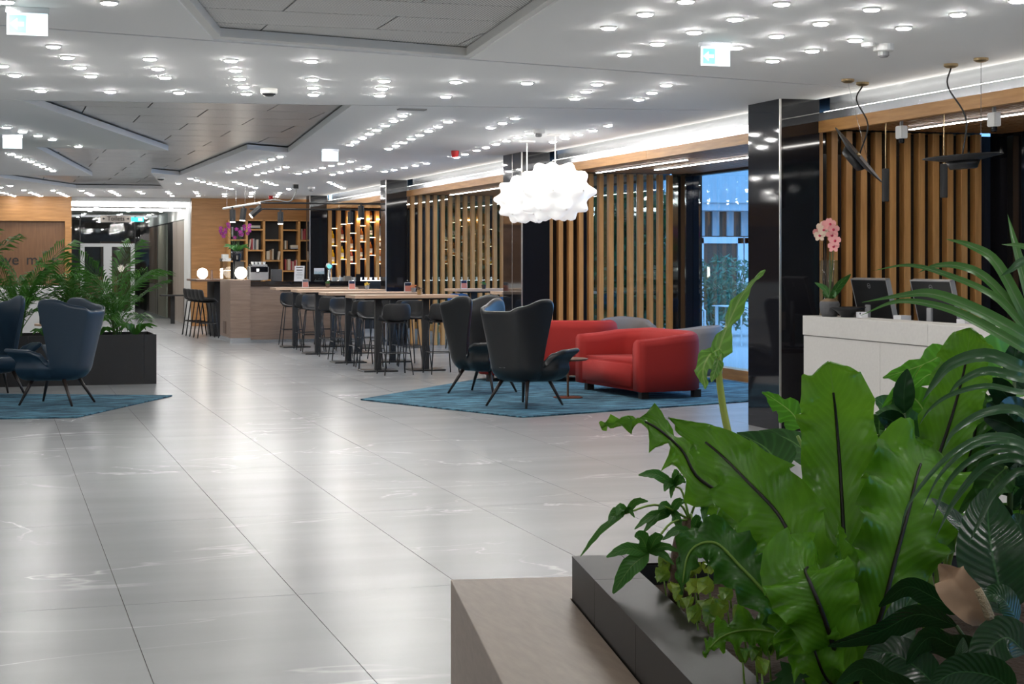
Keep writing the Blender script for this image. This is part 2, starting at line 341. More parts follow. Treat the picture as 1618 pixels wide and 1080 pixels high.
def text_mesh(name, body, size, mat, depth=0.002, align='CENTER'):
    cu = bpy.data.curves.new(name, 'FONT'); cu.body = body; cu.size = size; cu.extrude = depth; cu.align_x = align; cu.align_y = 'CENTER'
    ob = bpy.data.objects.new(name, cu); COL.objects.link(ob)
    dg = bpy.context.evaluated_depsgraph_get(); me = bpy.data.meshes.new_from_object(ob.evaluated_get(dg))
    COL.objects.unlink(ob); bpy.data.objects.remove(ob)
    me.materials.clear(); me.materials.append(MATS[mat]); return me
def spline(pts, n):
    """Catmull-Rom through the points"""
    p = [Vector(q) for q in pts]; p = [2 * p[0] - p[1]] + p + [2 * p[-1] - p[-2]]; out = []
    segs = len(p) - 3
    for i in range(n):
        t = i / (n - 1) * segs; k = min(int(t), segs - 1); u = t - k
        a, b, c, d = p[k:k + 4]
        out.append(0.5 * ((2 * b) + (c - a) * u + (2 * a - 5 * b + 4 * c - d) * u * u + (3 * b - a - 3 * c + d) * u ** 3))
    return out

CEIL = 3.11
# ================================================================ THE SETTING
# ---- floor: large-format stone tiles with open joints
TX0, TW, TY0, TL = 0.572, 0.808, 10.28, 2.45
floor = struct(MB().box(-7, 9.5, -5, 56, -0.12, -0.006).build('floor', 'grout'))
tile_me = MB().box(-TW / 2 + 0.0017, TW / 2 - 0.0017, -TL / 2 + 0.0017, TL / 2 - 0.0017, -0.012, 0).mesh('floor_tile', 'floor_tile')
outer = MB()
for i in range(-10, 12):
    for j in range(-7, 19):
        x = TX0 + (i + 0.5) * TW; y = TY0 + (j + 0.5) * TL
        if x + TW / 2 > 9.5: continue
        if -0.6 < x and 2.0 < y < 43 and x < 0.72 * (y + TL / 2) + 1.2: link('tile', tile_me, floor, (x, y, 0))
        elif y > -5 and x > -7: outer.box(x - TW / 2 + 0.0017, x + TW / 2 - 0.0017, y - TL / 2 + 0.0017, y + TL / 2 - 0.0017, -0.012, 0)
ot = outer.build('outlying_tiles', 'floor_tile', floor); ot['kind'] = 'stuff'
bx('edge_strip', 9.46, 9.5, -5, 40, -0.006, 0, 'grout', floor)

# ---- ceiling: three white panels with shadow gaps, two grille openings
ceiling = struct(MB().box(-7.2, 10, -5.2, 41, 3.42, 3.5).build('ceiling', 'plenum'))
def panel_with_hole(name, outerp, hole, z0, z1, mat):
    loops = [outerp] + ([hole] if hole else [])
    flat = [p for l in loops for p in l]
    tris = tessellate_polygon([[Vector((x, y, 0)) for x, y in l] for l in loops])
    m = MB(); n = len(flat)
    m.add([(x, y, z0) for x, y in flat] + [(x, y, z1) for x, y in flat], [tuple(t) for t in tris] + [tuple(i + n for i in t[::-1]) for t in tris])
    o = 0
    for l in loops:
        k = len(l); m.add([], [])
        m.f += [(o + i, o + (i + 1) % k, n + o + (i + 1) % k, n + o + i) for i in range(k)]; m.m += [0] * k; o += k
    return m.build(name, mat, ceiling)
def ln1(x): return 11.07 + 0.248 * x      # first shadow gap
def ln2(x): return 16.25 - 0.152 * x      # second shadow gap
XE = 7.38
hole1 = [(0.35, 7.0), (1.43, ln1(1.43) - 0.03), (3.40, ln1(3.40) - 0.03), (2.85, 6.2)]
g = 0.024
panel_with_hole('ceiling_panel', [(-7, -5), (XE, -5), (XE, ln1(XE) - g), (-7, ln1(-7) - g)], hole1, CEIL, CEIL + 0.07, 'ceiling_white')
panel_with_hole('ceiling_panel', [(-7, ln1(-7) + g), (XE, ln1(XE) + g), (XE, ln2(XE) - g), (-7, ln2(-7) - g)], None, CEIL, CEIL + 0.07, 'ceiling_white')
hole2 = [(0.25, ln2(.25) + .03), (2.28, 23.04), (0.52, 22.9), (1.67, 30.42), (-0.25, 30.5), (1.61, 35.6), (3.41, 35.44), (2.58, 29.01), (3.14, 29.72), (3.28, 22.48), (3.92, 22.97), (3.32, ln2(3.32) + .03)]
panel_with_hole('ceiling_panel', [(-7, ln2(-7) + g), (XE, ln2(XE) + g), (XE, 40.5), (-7, 40.5)], hole2, CEIL, CEIL + 0.07, 'ceiling_white')
# white frame standing proud round the near grille
rim = MB(); h1 = [Vector((x, y)) for x, y in hole1]; cen = sum(h1, Vector((0, 0))) / 4
for i in range(4):
    a, b = h1[i], h1[(i + 1) % 4]; ai, bi = a + (cen - a).normalized() * 0.13, b + (cen - b).normalized() * 0.13
    rim.prism([tuple(a), tuple(b), tuple(bi), tuple(ai)], CEIL + 0.01, CEIL + 0.07)
rim.build('grille_frame', 'rim_white', ceiling)
def grille(hole, px_, py_, mat, z, gap):
    xs = [p[0] for p in hole]; ys = [p[1] for p in hole]
    x0, y0 = min(xs) - .1, min(ys) - .1
    me = MB().box(-px_ / 2 + gap, px_ / 2 - gap, -py_ / 2 + gap, py_ / 2 - gap, 0, 0.02).mesh('grille_panel', mat)
    j = 0
    while y0 + j * py_ < max(ys) + .1:
        i = 0
        off = (j % 2) * px_ * 0.5
        while x0 - off + i * px_ < max(xs) + .1:
            link('grille_panel', me, ceiling, (x0 - off + (i + .5) * px_, y0 + (j + .5) * py_, z)); i += 1
        j += 1
grille(hole1, 1.5, 0.62, 'perf_light', CEIL + 0.075, 0.006)
grille(hole2, 1.25, 0.95, 'perf_metal', CEIL + 0.085, 0.007)

# ---- outer walls never in view, closing the hall
struct(bx('wall_left', -7.2, -7, -5.2, 41, -0.1, 3.5, 'ceiling_white'))
struct(bx('wall_back', -7.2, 9.7, -5.2, -5, -0.1, 3.5, 'ceiling_white'))

# ---- far wall, left: oak with a sunken niche and lettering
wl = struct(bx('wall_far_left', -7, 1.74, 40.62, 40.8, 0, 3.3, 'oak_dark'))
bx('oak_panel', -7, 1.74, 40.5, 40.62, 2.53, CEIL, 'oak_x', wl)
bx('oak_panel', 1.59, 1.74, 40.5, 40.62, 0, 2.53, 'oak_x', wl)
bx('white_dado', -7, 1.59, 40.54, 40.62, 0, 1.0, 'white_desk', wl)
for body, x in (('eve', 0.045), ('m', 0.70), ('n', 1.28)):
    o = link('lettering', text_mesh('lettering', body, 0.36, 'ink', align='LEFT'), wl)
    o.location = Vector((x, 40.61, 1.605)) - wl.location; o.rotation_euler = (R(90), 0, 0)
for o in wl.children:
    if o.name.startswith(('oak', 'white')): o.location -= Vector(wl.location)
# ---- far wall, right: oak cladding behind the bar
wr = struct(bx('wall_far_right', 4.56, 9.6, 40.5, 40.7, 0, CEIL, 'oak_x'))
# ---- corridor to the toilets
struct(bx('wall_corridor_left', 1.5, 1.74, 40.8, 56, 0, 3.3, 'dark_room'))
struct(bx('ceiling_corridor', 1.5, 4.8, 41.6, 56, 2.92, 3.1, 'ceiling_white'))
struct(bx('trim_1', 1.74, 4.56, 41.45, 41.6, 2.93, 3.03, 'led_soft'), 'glowing white light band above the corridor mouth')
struct(bx('wall_bulkhead', 1.5, 4.8, 40.8, 41.6, 3.035, 3.5, 'ceiling_white'))
struct(bx('trim_2', 1.74, 4.56, 43.0, 43.06, 2.86, 2.92, 'led_soft'), 'thin glowing light line along the corridor ceiling')
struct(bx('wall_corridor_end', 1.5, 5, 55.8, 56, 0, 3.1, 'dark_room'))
def yx(px, X): return X / slope(px)
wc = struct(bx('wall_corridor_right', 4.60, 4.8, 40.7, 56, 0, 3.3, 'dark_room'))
def wpan(name, a, b, z0, z1, mat, proud):
    o = bx(name, 4.60 - proud, 4.60, yx(a, 4.56), yx(b, 4.56), z0, z1, mat, wc); o.location -= Vector(wc.location); return o
wpan('metal_reveal', 301.5, 291, 0, 3.08, 'rim_white', 0.04)
wpan('marble_panel', 290.5, 272, 0, 2.62, 'beige_marble', 0.02)
wpan('metal_header', 290.5, 234, 2.64, 3.05, 'rim_white', 0.03)
wpan('dark_door', 271.5, 263, 0, 2.6, 'black_satin', 0.005)
wpan('stone_panel', 262.5, 249, 0, 2.6, 'cream_stone', 0.03)
wpan('oak_door', 246, 234, 0.9, 2.6, 'oak_dark', 0.01)
wpan('stone_panel', 246, 234, 0, 0.88, 'beige_marble', 0.01)
# glazed partition with white framed double doors
gp = struct(empty('door_1', (0, 46.2, 0)), 'white framed glazed double doors in a dark glass partition')
def gpart(name, x0, x1, z0, z1, mat, d=0.05):
    o = bx(name, x0, x1, 46.2, 46.2 + d, z0, z1, mat, gp); o.location -= Vector((0, 46.2, 0)); return o
xl, xr = slope(127) * 46.2, slope(213) * 46.2
xm = (xl + xr) / 2
gpart('glass_pane', 1.75, xl, 0, 2.9, 'shop_glass', 0.02); gpart('glass_pane', xr, 4.55, 0, 2.9, 'shop_glass', 0.02); gpart('glass_pane', xl, xr, 2.07, 2.9, 'shop_glass', 0.02)
gpart('post', xl - .03, xl + .01, 2.07, 2.8, 'black_satin'); gpart('post', xr - .01, xr + .03, 2.07, 2.8, 'black_satin')
gpart('frame_head', xl, xr, 1.97, 2.06, 'white_paint', 0.08)
for k, (a, b) in enumerate(((xl, xm), (xm, xr))):
    gpart('door_stile', a, a + .11, 0, 1.97, 'white_paint', 0.07); gpart('door_stile', b - .11, b, 0, 1.97, 'white_paint', 0.07)
    gpart('door_rail', a + .11, b - .11, 0, 0.2, 'white_paint', 0.07); gpart('door_pane', a + .11, b - .11, .2, 1.97, 'shop_glass', 0.02)
tag(bx('back_room_counter', 2.0, 3.6, 52, 52.6, 0, 1.1, 'oak_x'), 'oak counter in the dim room behind the glazed double doors', 'counter')
tag(bx('back_room_cabinet', 3.2, 4.2, 53.5, 54, 0, 2.2, 'oak_dark'), 'tall dark cabinet in the dim room behind the glazed doors', 'cabinet')

# ---- right-hand side: booths between the columns, 8 m grid
COLS = [(13.92, 14.60), (21.82, 22.70), (30.18, 30.62), (38.0, 38.45)]
FX = 9.5
bays = [(-5, 13.92), (14.60, 21.82), (22.70, 30.18), (30.62, 38.0), (38.45, 40.5)]
trim = struct(empty('trim_3', (7.4, 0, 2.8)), 'oak fascia, light cove and slatted oak soffit over the booths')
def tp(name, x0, x1, y0, y1, z0, z1, mat):
    o = bx(name, x0, x1, y0, y1, z0, z1, mat, trim); o.location -= Vector((7.4, 0, 2.8)); return o
for bi, (y0, y1) in enumerate(bays):
    k = max(1, round((y1 - y0) / 4)); st = (y1 - y0) / k
    for q in range(k): tp('fascia_board', 7.40, 7.46, y0 + q * st + .002, y0 + (q + 1) * st - .002, 2.80, 2.908, 'oak_h')
    tp('cove_band', 7.405, 7.50, y0, y1, 2.91, 2.985, 'alu')
    tp('cove_back', 7.52, 7.54, y0, y1, 2.90, 3.25, 'alu')
    tp('cove_light', 7.43, 7.48, y0 + .05, y1 - .05, 2.986, 2.994, 'cove_led')
    tp('cove_light', 7.30, 7.36, y0 + .05, y1 - .05, 3.185, 3.193, 'cove_led')
    tp('soffit_board', 7.46, FX, y0, y1, 2.885, 2.90, 'plenum')
    sl = MB().box(-.03, .03, y0, y1, 0, .045).mesh('soffit_slat', 'soffit_oak')
    x = 7.50
    while x < FX - .03:
        o = link('soffit_slat', sl, trim, (x - 7.4, 0, 2.835 - 2.8)); x += 0.085
tp('cove_light', 7.30, 7.36, -5, 40.4, 3.195, 3.2, 'alu')

# facade: dark pilasters and glazing
nwin = 1
def window(y0, y1, n, label):
    global nwin
    w = struct(empty('window_%d' % nwin, (FX, (y0 + y1) / 2, 0)), label); nwin += 1
    L = Vector(w.location); st = (y1 - y0) / n
    for q in range(n):
        o = bx('glass_pane', FX, FX + .02, y0 + q * st + .004, y0 + (q + 1) * st - .004, 0.14, 2.80, 'shop_glass', w); o.location -= L
        if q:
            o = bx('pane_joint', FX - .004, FX + .03, y0 + q * st - .004, y0 + q * st + .004, 0.14, 2.80, 'glass_edge', w); o.location -= L
    o = bx('sill', FX - .06, FX + .14, y0, y1, 0.0, 0.14, 'oak_h', w); o.location -= L
    o = bx('head', FX - .01, FX + .1, y0, y1, 2.80, 3.3, 'black_satin', w); o.location -= L
    o = bx('pilaster', FX - .10, FX + .15, y1, y1 + .52, 0, 2.86, 'black_gloss', w); o.location -= L
window(-5, 13.60, 5, 'glazed facade beside the reception desk')
window(14.60, 21.64, 2, 'tall glass pane looking onto the blue-lit patio')
window(22.70, 29.9, 4, 'garden glazing of the high-table booth')
window(30.62, 37.7, 3, 'garden glazing of the booth next to the back bar')
struct(bx('wall_right_end', FX, FX + .2, 38.08, 40.7, 0, 3.3, 'dark_room'))

# ---- columns
names = ['black glossy column beside the concrete reception desk', 'black glossy column behind the white cocoon lamps', 'black glossy column at the end of the bar counter', 'black glossy column between bookshelf and bottle shelves']
for (y0, y1), lab in zip(COLS, names):
    c = tag(empty('column', (7.21, (y0 + y1) / 2, 0)), lab, 'column'); L = Vector(c.location)
    def cp(name, *a, **k):
        o = bx(name, *a, c, **k); o.location -= L; return o
    cp('core', 7.03, 7.39, y0 + .03, y1 - .03, 0, CEIL, 'black_matte')
    cp('front_panel', 7.012, 7.41, y0, y0 + .03, 0.0, CEIL, 'black_gloss')
    n = 2 if y1 - y0 > .8 else 1; st = (y1 - y0 - .012) / n
    for q in range(n): cp('side_panel', 7.0, 7.03, y0 + .012 + q * st + (.004 if q else 0), y0 + .012 + (q + 1) * st, 0.0, CEIL, 'black_gloss')
    if n == 2: cp('edge_trim', 6.998, 7.02, y0 + .012 + st - .002, y0 + .012 + st + .006, 0, CEIL, 'trim_metal')
    cp('edge_trim', 6.996, 7.012, y0 - .003, y0 + .012, 0, CEIL, 'trim_metal')
    cp('back_panel', 7.03, 7.41, y1 - .03, y1, 0, CEIL, 'black_gloss')

# ---- slatted screens across the booths
slat_me = MB().box(-.034, .034, -.05, .05, 0, 2.83).mesh('slat', 'oak', bevel=.003, seg=1)
def screen(y, x0, n, pitch, label):
    s = tag(empty('slat_screen', (x0, y, 0)), label, 'screen')
    for q in range(n): link('slat', slat_me, s, (.036 + q * pitch, .07, 0))
    return s
def sp_(s, name, x0, x1, dy, d, z0, z1, mat):
    o = bx(name, x0, x1, s.location.y + dy, s.location.y + dy + d, z0, z1, mat, s); o.location -= Vector(s.location); return o
s1 = screen(13.98, 7.42, 12, 0.1575, 'oak slat screen with dark backing behind the reception desk')
for q in range(4): sp_(s1, 'backing_panel', 7.42 + q * .515, 7.42 + (q + 1) * .515 - .004, .22, .03, 0, 2.62, 'brown_panel')
sp_(s1, 'glass_pane', 7.42, 9.48, .23, .012, 2.615, 2.83, 'black_gloss')  # opaque dark gloss in place of glass, keeps the sky from showing
s2 = screen(21.95, 7.44, 13, 0.1525, 'oak slat screen with glass panes behind the red sofas')
for q in range(2): sp_(s2, 'backing_panel', 7.44 + q * .25, 7.44 + (q + 1) * .25 - .004, .2, .03, 0, 2.83, 'brown_panel')
sp_(s2, 'backing_panel', 7.96, 8.08, .2, .03, 0, 2.83, 'navy_panel')
for a, b in ((8.13, 8.86), (8.90, 9.45)):
    sp_(s2, 'glass_pane', a, b, .24, .014, 0, 2.83, 'shop_glass'); sp_(s2, 'pane_edge', a - .035, a, .22, .04, 0, 2.83, 'glass_edge')
s3 = screen(30.05, 7.46, 13, 0.1475, 'oak slat screen in front of garden glass beyond the high tables')
for a, b in ((7.46, 8.0), (8.04, 8.72), (8.76, 9.4)):
    sp_(s3, 'glass_pane', a, b, .2, .014, 0, 2.83, 'shop_glass'); sp_(s3, 'pane_edge', b, b + .035, .18, .04, 0, 2.83, 'glass_edge')

# ---- patio and garden outside the glass
patio = struct(bx('ground', 9.66, 40, 0, 60, -0.15, -0.02, 'paving'))
ob = tag(empty('pavilion', (17, 40, 0)), 'brown clad pavilion with white framed doors across the patio', 'building'); L = Vector(ob.location)
def op(name, x0, x1, y0, y1, z0, z1, mat):
    o = bx(name, x0, x1, y0, y1, z0, z1, mat, ob); o.location -= L; return o
op('wall', 12.2, 26, 40.2, 40.6, -.02, 3.1, 'cladding'); op('parapet', 12.0, 26.2, 39.3, 40.6, 3.1, 6.5, 'pale_concrete'); op('eave', 12.0, 26.2, 39.35, 40.6, 2.9, 3.1, 'pale_concrete')
for q in range(24): op('cladding_board', 16.1 + q * .42, 16.1 + q * .42 + .2, 40.14, 40.2, 2.25, 2.9, 'pale_concrete')
for a in (16.4, 17.75, 19.1, 20.45):
    op('door_frame', a, a + .16, 40.05, 40.2, 0, 2.2, 'white_paint'); op('door_frame', a + 1.15, a + 1.31, 40.05, 40.2, 0, 2.2, 'white_paint'); op('door_head', a, a + 1.31, 40.05, 40.2, 2.05, 2.22, 'white_paint')
    op('door_pane', a + .16, a + 1.15, 40.12, 40.16, 0, 2.05, 'cladding')
# ================================================================ CEILING LIGHTS AND FITTINGS
dl = MB()
dl.lathe([(.056, .012), (.056, 0.004), (.050, 0.0), (.047, 0.0), (.046, 0.004)], 20, (0, 0, -.012), 0)
dl.lathe([(.0455, .010), (.0455, -.0015), (.040, -.006), (.022, -.009), (.004, -.010)], 20, (0, 0, -.012), 1)
dl_me = dl.mesh('downlight', ['rim_white', 'lens'])
LPX = [(9,.5),(172.5,2),(84.4,71.4),(106.6,89),(126,104.8),(143.3,118.5),(236.8,91.4),(249.4,106.8),(261,120.7),(3,102.4),(23.5,117),(64.5,141.7),(174.3,143.3),(282.8,144.8),(10,200),
(365,94),(372.3,109.4),(378.8,122.6),(384.6,135.2),(389.4,146.3),(492,95.1),(493.4,124),(494.7,136.7),(495,147.8),
(607.3,126),(603.6,138.2),(600.2,149.3),(720.2,128),(704.3,151.2),(832.6,129.7),(636,181.2),(621.7,189.4),(608.6,196.8),(595.2,204),(583.9,210.3),(572.6,216.6),(561.5,222.4),(553,227.8),(708,191),(692.2,198.6),(677.2,205.7),(663,212),(649.6,218.1),(637,223.9),(625.5,229),(614.1,233.9),(813.7,185.5),(794,193.3),(775,200.5),(836.3,209),(818.1,215.5),(800,221.3),(783.4,226.6),(767.7,231.8),(753.2,236.5),(734.7,242.4),(721.3,247.2),(673.9,257),(656.4,260.4),(639.2,263.9),(622.7,267.3),(607.8,270.2),(581.9,262.2),(567,265.6),
(943.2,131.5),(925.6,143.2),(908.5,154.3),(1052.6,133),(1030,144.9),(1009.2,155.6),(960.4,197.3),(937,204.8),(914.4,210.9),(893.3,217.2),(873.5,222.8),
(1019.6,20.4),(961.7,42),(1097,49),(1038.7,67.5),(986.2,84.6),(1161.5,28.2),(1162.4,73.6),(1083.6,0),(1235,4),(1297,35.2),(1226.8,55.2),(1283.4,78.5),(1220.6,94.5),(1377,12.7),(1427.7,42.2),(1351.4,61.7),(1513.8,20.6),(1608,-1),
(442.4,246.4),(429,250.4),(416.4,254.5),(404.2,258),(392.7,261.2),(381.6,264.7),(371.4,268),(361.2,271),(452,262.7),(439.6,266),(428,269.3),(416.8,272.3),(406,275),(553.5,254),(538.6,257.5),(523.6,260.6),(509.5,264.2),(496.6,267.5),(483.6,270.5),(471.5,273.4),(552.6,268.8),(538.5,271.6),(525.3,274.5),
(301,281),(311,283.8),(320.8,286.4),(330.6,289),(339.9,291.2),(348.6,293.5),(357.1,295.7),(365.5,297.7),(370.8,286.4),(379.2,289),(387.5,291.4),(395.7,293.6),(403.3,295.7),(420.9,286.6),(428.5,289),(435.9,291.4),(456.3,297.9),(520.7,286.8),(526.2,289.4),(531.4,291.8),(537,294.6),(542.2,296.6),(309.3,302),(311.5,304.8),(313.4,308.5),(354.7,305.7),(355,309),(397.7,303),(397.2,305.7),(396.4,309.4),(442,303.8),(439.4,306.6),(437.2,310),
(1,295),(16.7,292.6),(3.7,303.2),(9.6,304.9),(16,307),(21.9,308.8),(37.6,299.5),(48.6,303.4),(54.1,305.2),(59,307),(64,309),(83.8,300),(93,303.7),(98,305.6),(102.4,307.5),(106.6,309.1),(129.2,300.4),(137.2,303.9),(141.3,305.8),(145.2,307.6),(174.3,301),(178.4,303),(183.6,305.2),(187.7,307.8),(220,301.5),(225,304.5),(265,302),(268.3,304.7),(272,308.4),(281.5,289),
(35.6,206.9),(60,213.2),(82.5,219.3),(123.5,230.2),(18,242.3),(29,246.4),(39.5,250.6),(49,254.3),(58.4,258.4),(67.3,262),(76,265.5),(83.8,268.8)]
LPOS = [atz(x, y, CEIL) for x, y in LPX]
# unseen rows of downlights added for illumination, left of, above and behind the camera
for x in (-0.7, -2.3, -3.9, -5.5):
    for y in (0.5, 2, 6.2, 7.4, 8.6, 12.4, 13.6, 14.8, 18.4, 20.2, 24.5, 27, 33, 36): LPOS.append(Vector((x, y, CEIL)))
for x in (1.6, 3.2, 4.8, 6.2):
    for y in (-3, -0.5, 1.5, 3.0, 4.5): LPOS.append(Vector((x, y, CEIL)))
for x, y in ((4.2, 6.0), (5.0, 7.2), (5.6, 6.2), (6.2, 7.6), (6.6, 6.4), (4.4, 7.8)): LPOS.append(Vector((x, y, CEIL)))  # more unseen downlights added above the frame for illumination
for x in (2.4, 3.4, 4.25):  # downlights added to brighten the corridor and its side wall
    for y in (42.2, 43.6, 45.0, 48.5, 51.5): LPOS.append(Vector((x, y, 2.92)))
for p in LPOS:
    if (p.y > 40.3 and p.z > 3) or p.x > 7.2: continue
    tag(link('downlight', dl_me, None, p), 'round recessed downlight with a white rim in the ceiling', 'downlight', 'recessed ceiling downlights')

# emergency exit signs
def exit_sign(x, y, label, faced, w=.235, h=.165):
    e = tag(empty('exit_sign', (x, y, CEIL - h)), label, 'exit sign')
    MB().box(-w / 2 - .006, w / 2 + .006, -.03, .03, h - .035, h).build('housing', 'alu', e)
    MB().box(-w / 2, w / 2, -.006, .006, 0, h - .035).build('panel', 'sign_white', e)
    if faced:
        MB().box(-w / 2 + .012, -.005, -.008, -.006, .012, h - .047).build('teal_field', 'sign_teal', e)
        m = MB(); cx, cz = -w / 4, (h - .035) / 2
        m.add([(cx + a * .04, -.0085, cz + b * .04) for a, b in ((-1, 0), (0, .85), (0, .3), (.95, .3), (.95, -.3), (0, -.3), (0, -.85))], [(0, 1, 2, 3, 4, 5, 6)]); m.build('arrow', 'sign_white', e)
        m = MB(); cx = w / 4
        m.lathe([(.008, -.001), (.008, .001)], 10, (0, 0, 0)); m.v = [(cx + .004 + a, -.0085 + c * .2, cz + .034 + b) for a, b, c in m.v]
        def limb(p, q, t=.006):
            d = Vector((q[0] - p[0], q[1] - p[1])).normalized(); nx, nz = -d.y * t, d.x * t
            m.add([(cx + p[0] + nx, -.0086, cz + p[1] + nz), (cx + p[0] - nx, -.0086, cz + p[1] - nz), (cx + q[0] - nx, -.0086, cz + q[1] - nz), (cx + q[0] + nx, -.0086, cz + q[1] + nz)], [(0, 1, 2, 3)])
        limb((0, .024), (-.004, -.008), .008); limb((-.004, -.008), (.016, -.022)); limb((.016, -.022), (.012, -.045)); limb((-.004, -.008), (-.016, -.03)); limb((-.016, -.03), (-.036, -.034)); limb((0, .022), (-.026, .012)); limb((0, .022), (.022, .008))
        m.build('running_figure', 'sign_man', e)
exit_sign(.185, 10.26, 'lit exit sign with arrow and running figure above the blue chairs side', True)
exit_sign(4.76, 10.45, 'lit exit sign with arrow and running figure near the reception smoke detector', True, .215)
exit_sign(.2, 20.7, 'lit exit sign with blank white face over the palm planter', False, .225)
exit_sign(4.35, 22.1, 'lit exit sign with blank white face over the high tables', False, .225)
e = tag(empty('exit_sign', (slope(217) * 46.16, 46.16, 2.66)), 'small cyan lit exit sign beside the toilets sign', 'exit sign')
MB().box(-.17, .17, 0, .03, 0, .12).build('panel', 'exit_green', e); MB().box(.02, .14, -.004, 0, .02, .1).build('arrow_field', 'sign_white', e)

def dome_camera(p, label):
    e = tag(empty('dome_camera', (p.x, p.y, CEIL - .07)), label, 'camera')
    MB().lathe([(.075, .07), (.075, .035), (.068, .026)], 20).build('base', 'rim_white', e, smooth=True)
    MB().lathe([(.066, .028), (.055, .012), (.03, .002), (.005, 0)], 20).build('dome', 'black_gloss', e, smooth=True)
dome_camera(atz(425, 140, CEIL), 'white ceiling dome camera with dark lens in front of the metal grille')
dome_camera(atz(254, 279, CEIL), 'small dark ceiling dome camera at the far end of the metal grille')
def detector(p, label, s=1.0):
    e = tag(empty('smoke_detector', (p.x, p.y, CEIL - .07 * s)), label, 'smoke detector')
    MB().lathe([(.055 * s, .07 * s), (.055 * s, .035 * s), (.045 * s, .03 * s)], 18).build('base', 'white_plastic', e)
    MB().lathe([(.03 * s, .03 * s), (.03 * s, .008 * s), (.02 * s, 0)], 14).build('sensor', 'grey_plastic', e)
detector(atz(1396, 70, CEIL), 'round white smoke detector over the reception area', 1.3)
e = tag(MB().lathe([(.05, .035), (.045, .01), (.015, 0)], 14).build('ceiling_sensor', 'white_plastic'), 'small white ceiling sensor beside the reception smoke detector', 'sensor'); e.location = atz(1372, 76, CEIL - .035)
detector(atz(851, 204, CEIL), 'grey smoke detector beside the cocoon lamps', 1.3)
detector(atz(492, 295, CEIL), 'grey smoke detector in front of the bar column', 1.3)
detector(atz(576, 264, CEIL), 'white smoke detector over the high tables', 1.2)
for p, lab in ((atz(719, 238, CEIL), 'red fire alarm sounder on the ceiling by the cocoon lamps'), (atz(428, 309, CEIL), 'red fire alarm sounder on the ceiling over the bar')):
    e = tag(empty('fire_alarm', (p.x, p.y, CEIL - .09)), lab, 'alarm')
    MB().lathe([(.055, .09), (.055, .05), (.04, .0)], 14).build('sounder', 'red_plastic', e)
tag(MB().box(-.14, .14, -.06, .06, 0, .012).build('ceiling_vent', 'grey_plastic'), 'flat grey ceiling vent in front of a row of downlights', 'vent').location = atz(651, 174, CEIL - .012)

# white cocoon pendant lamps
def cocoon(x, y, zc, rad, label, seed):
    e = tag(empty('cocoon_lamp', (x, y, zc)), label, 'lamp', 'white cocoon pendant lamps')
    ico = []
    for el, n_, o_ in ((0, 8, 0), (36, 8, .39), (-36, 8, .39), (64, 5, 0), (-64, 5, .3)):
        for q in range(n_): t = 2 * math.pi * q / n_ + o_; ico.append(Vector((math.cos(t) * math.cos(R(el)), math.sin(t) * math.cos(R(el)), math.sin(R(el)))))
    bm = bmesh.new(); bmesh.ops.create_icosphere(bm, subdivisions=5, radius=1)
    rot = Matrix.Rotation(seed, 3, 'Z')
    ico = [rot @ d for d in ico]
    for v in bm.verts:
        d = v.co.normalized(); a = min(d.angle(q) for q in ico)
        k = .82 + .26 * max(0, 1 - a / .33) ** 1.7
        if a < .085: k = .82 + .26 * (1 - .085 / .33) ** 1.7 + .025 * math.sqrt(max(0, 1 - (a / .085) ** 2))
        c = d * k * rad; c.z *= .76; v.co = c
    me = bpy.data.meshes.new('shade'); bm.to_mesh(me); bm.free(); me.materials.append(MATS['cocoon']); me.polygons.foreach_set('use_smooth', [True] * len(me.polygons))
    link('shade', me, e)
    tips = MB()
    for q in ico:
        c = q * rad * 1.0; c.z *= .76
        if abs(q.z) < .93: tips.tube([c * .965, c * 1.0], [.016, .013], 8)
    tips.build('tip_ring', 'rim_white', e)
    MB().tube([(0, 0, rad * .7), (0, 0, CEIL - zc - .02)], .008, 8).build('rod', 'white_plastic', e)
    MB().lathe([(.10, CEIL - zc), (.10, CEIL - zc - .02), (.03, CEIL - zc - .028)], 20).build('ceiling_plate', 'rim_white', e)
cocoon(6.41, 18.67, 2.42, .50, 'larger white knobbly cocoon pendant lamp hanging above the wing chairs and sofas', .4)
cocoon(6.42, 19.80, 2.37, .43, 'smaller white knobbly cocoon pendant lamp hanging closer to the black column', 1.1)

# linear lights under the slatted soffit
for (a, b, lab) in (((8.13, 6.0), (8.13, 13.5), 'long white linear light under the soffit over reception'), ((8.0, 18.4), (8.0, 21.5), 'white linear light under the soffit near the slat screen'), ((8.5, 15.5), (8.5, 20.6), 'white linear light under the soffit beside the patio window'), ((8.1, 24.5), (8.1, 29.6), 'linear light under the soffit of the high-table booth'), ((8.6, 31.5), (8.6, 37), 'linear light under the soffit near the back bar')):
    e = tag(empty('linear_light', (a[0], (a[1] + b[1]) / 2, 2.812)), lab, 'light'); h = (b[1] - a[1]) / 2
    MB().box(-.022, .022, -h, h, .006, .023).build('profile', 'white_plastic', e); MB().box(-.018, .018, -h, h, 0, .006).build('diffuser', 'led', e)
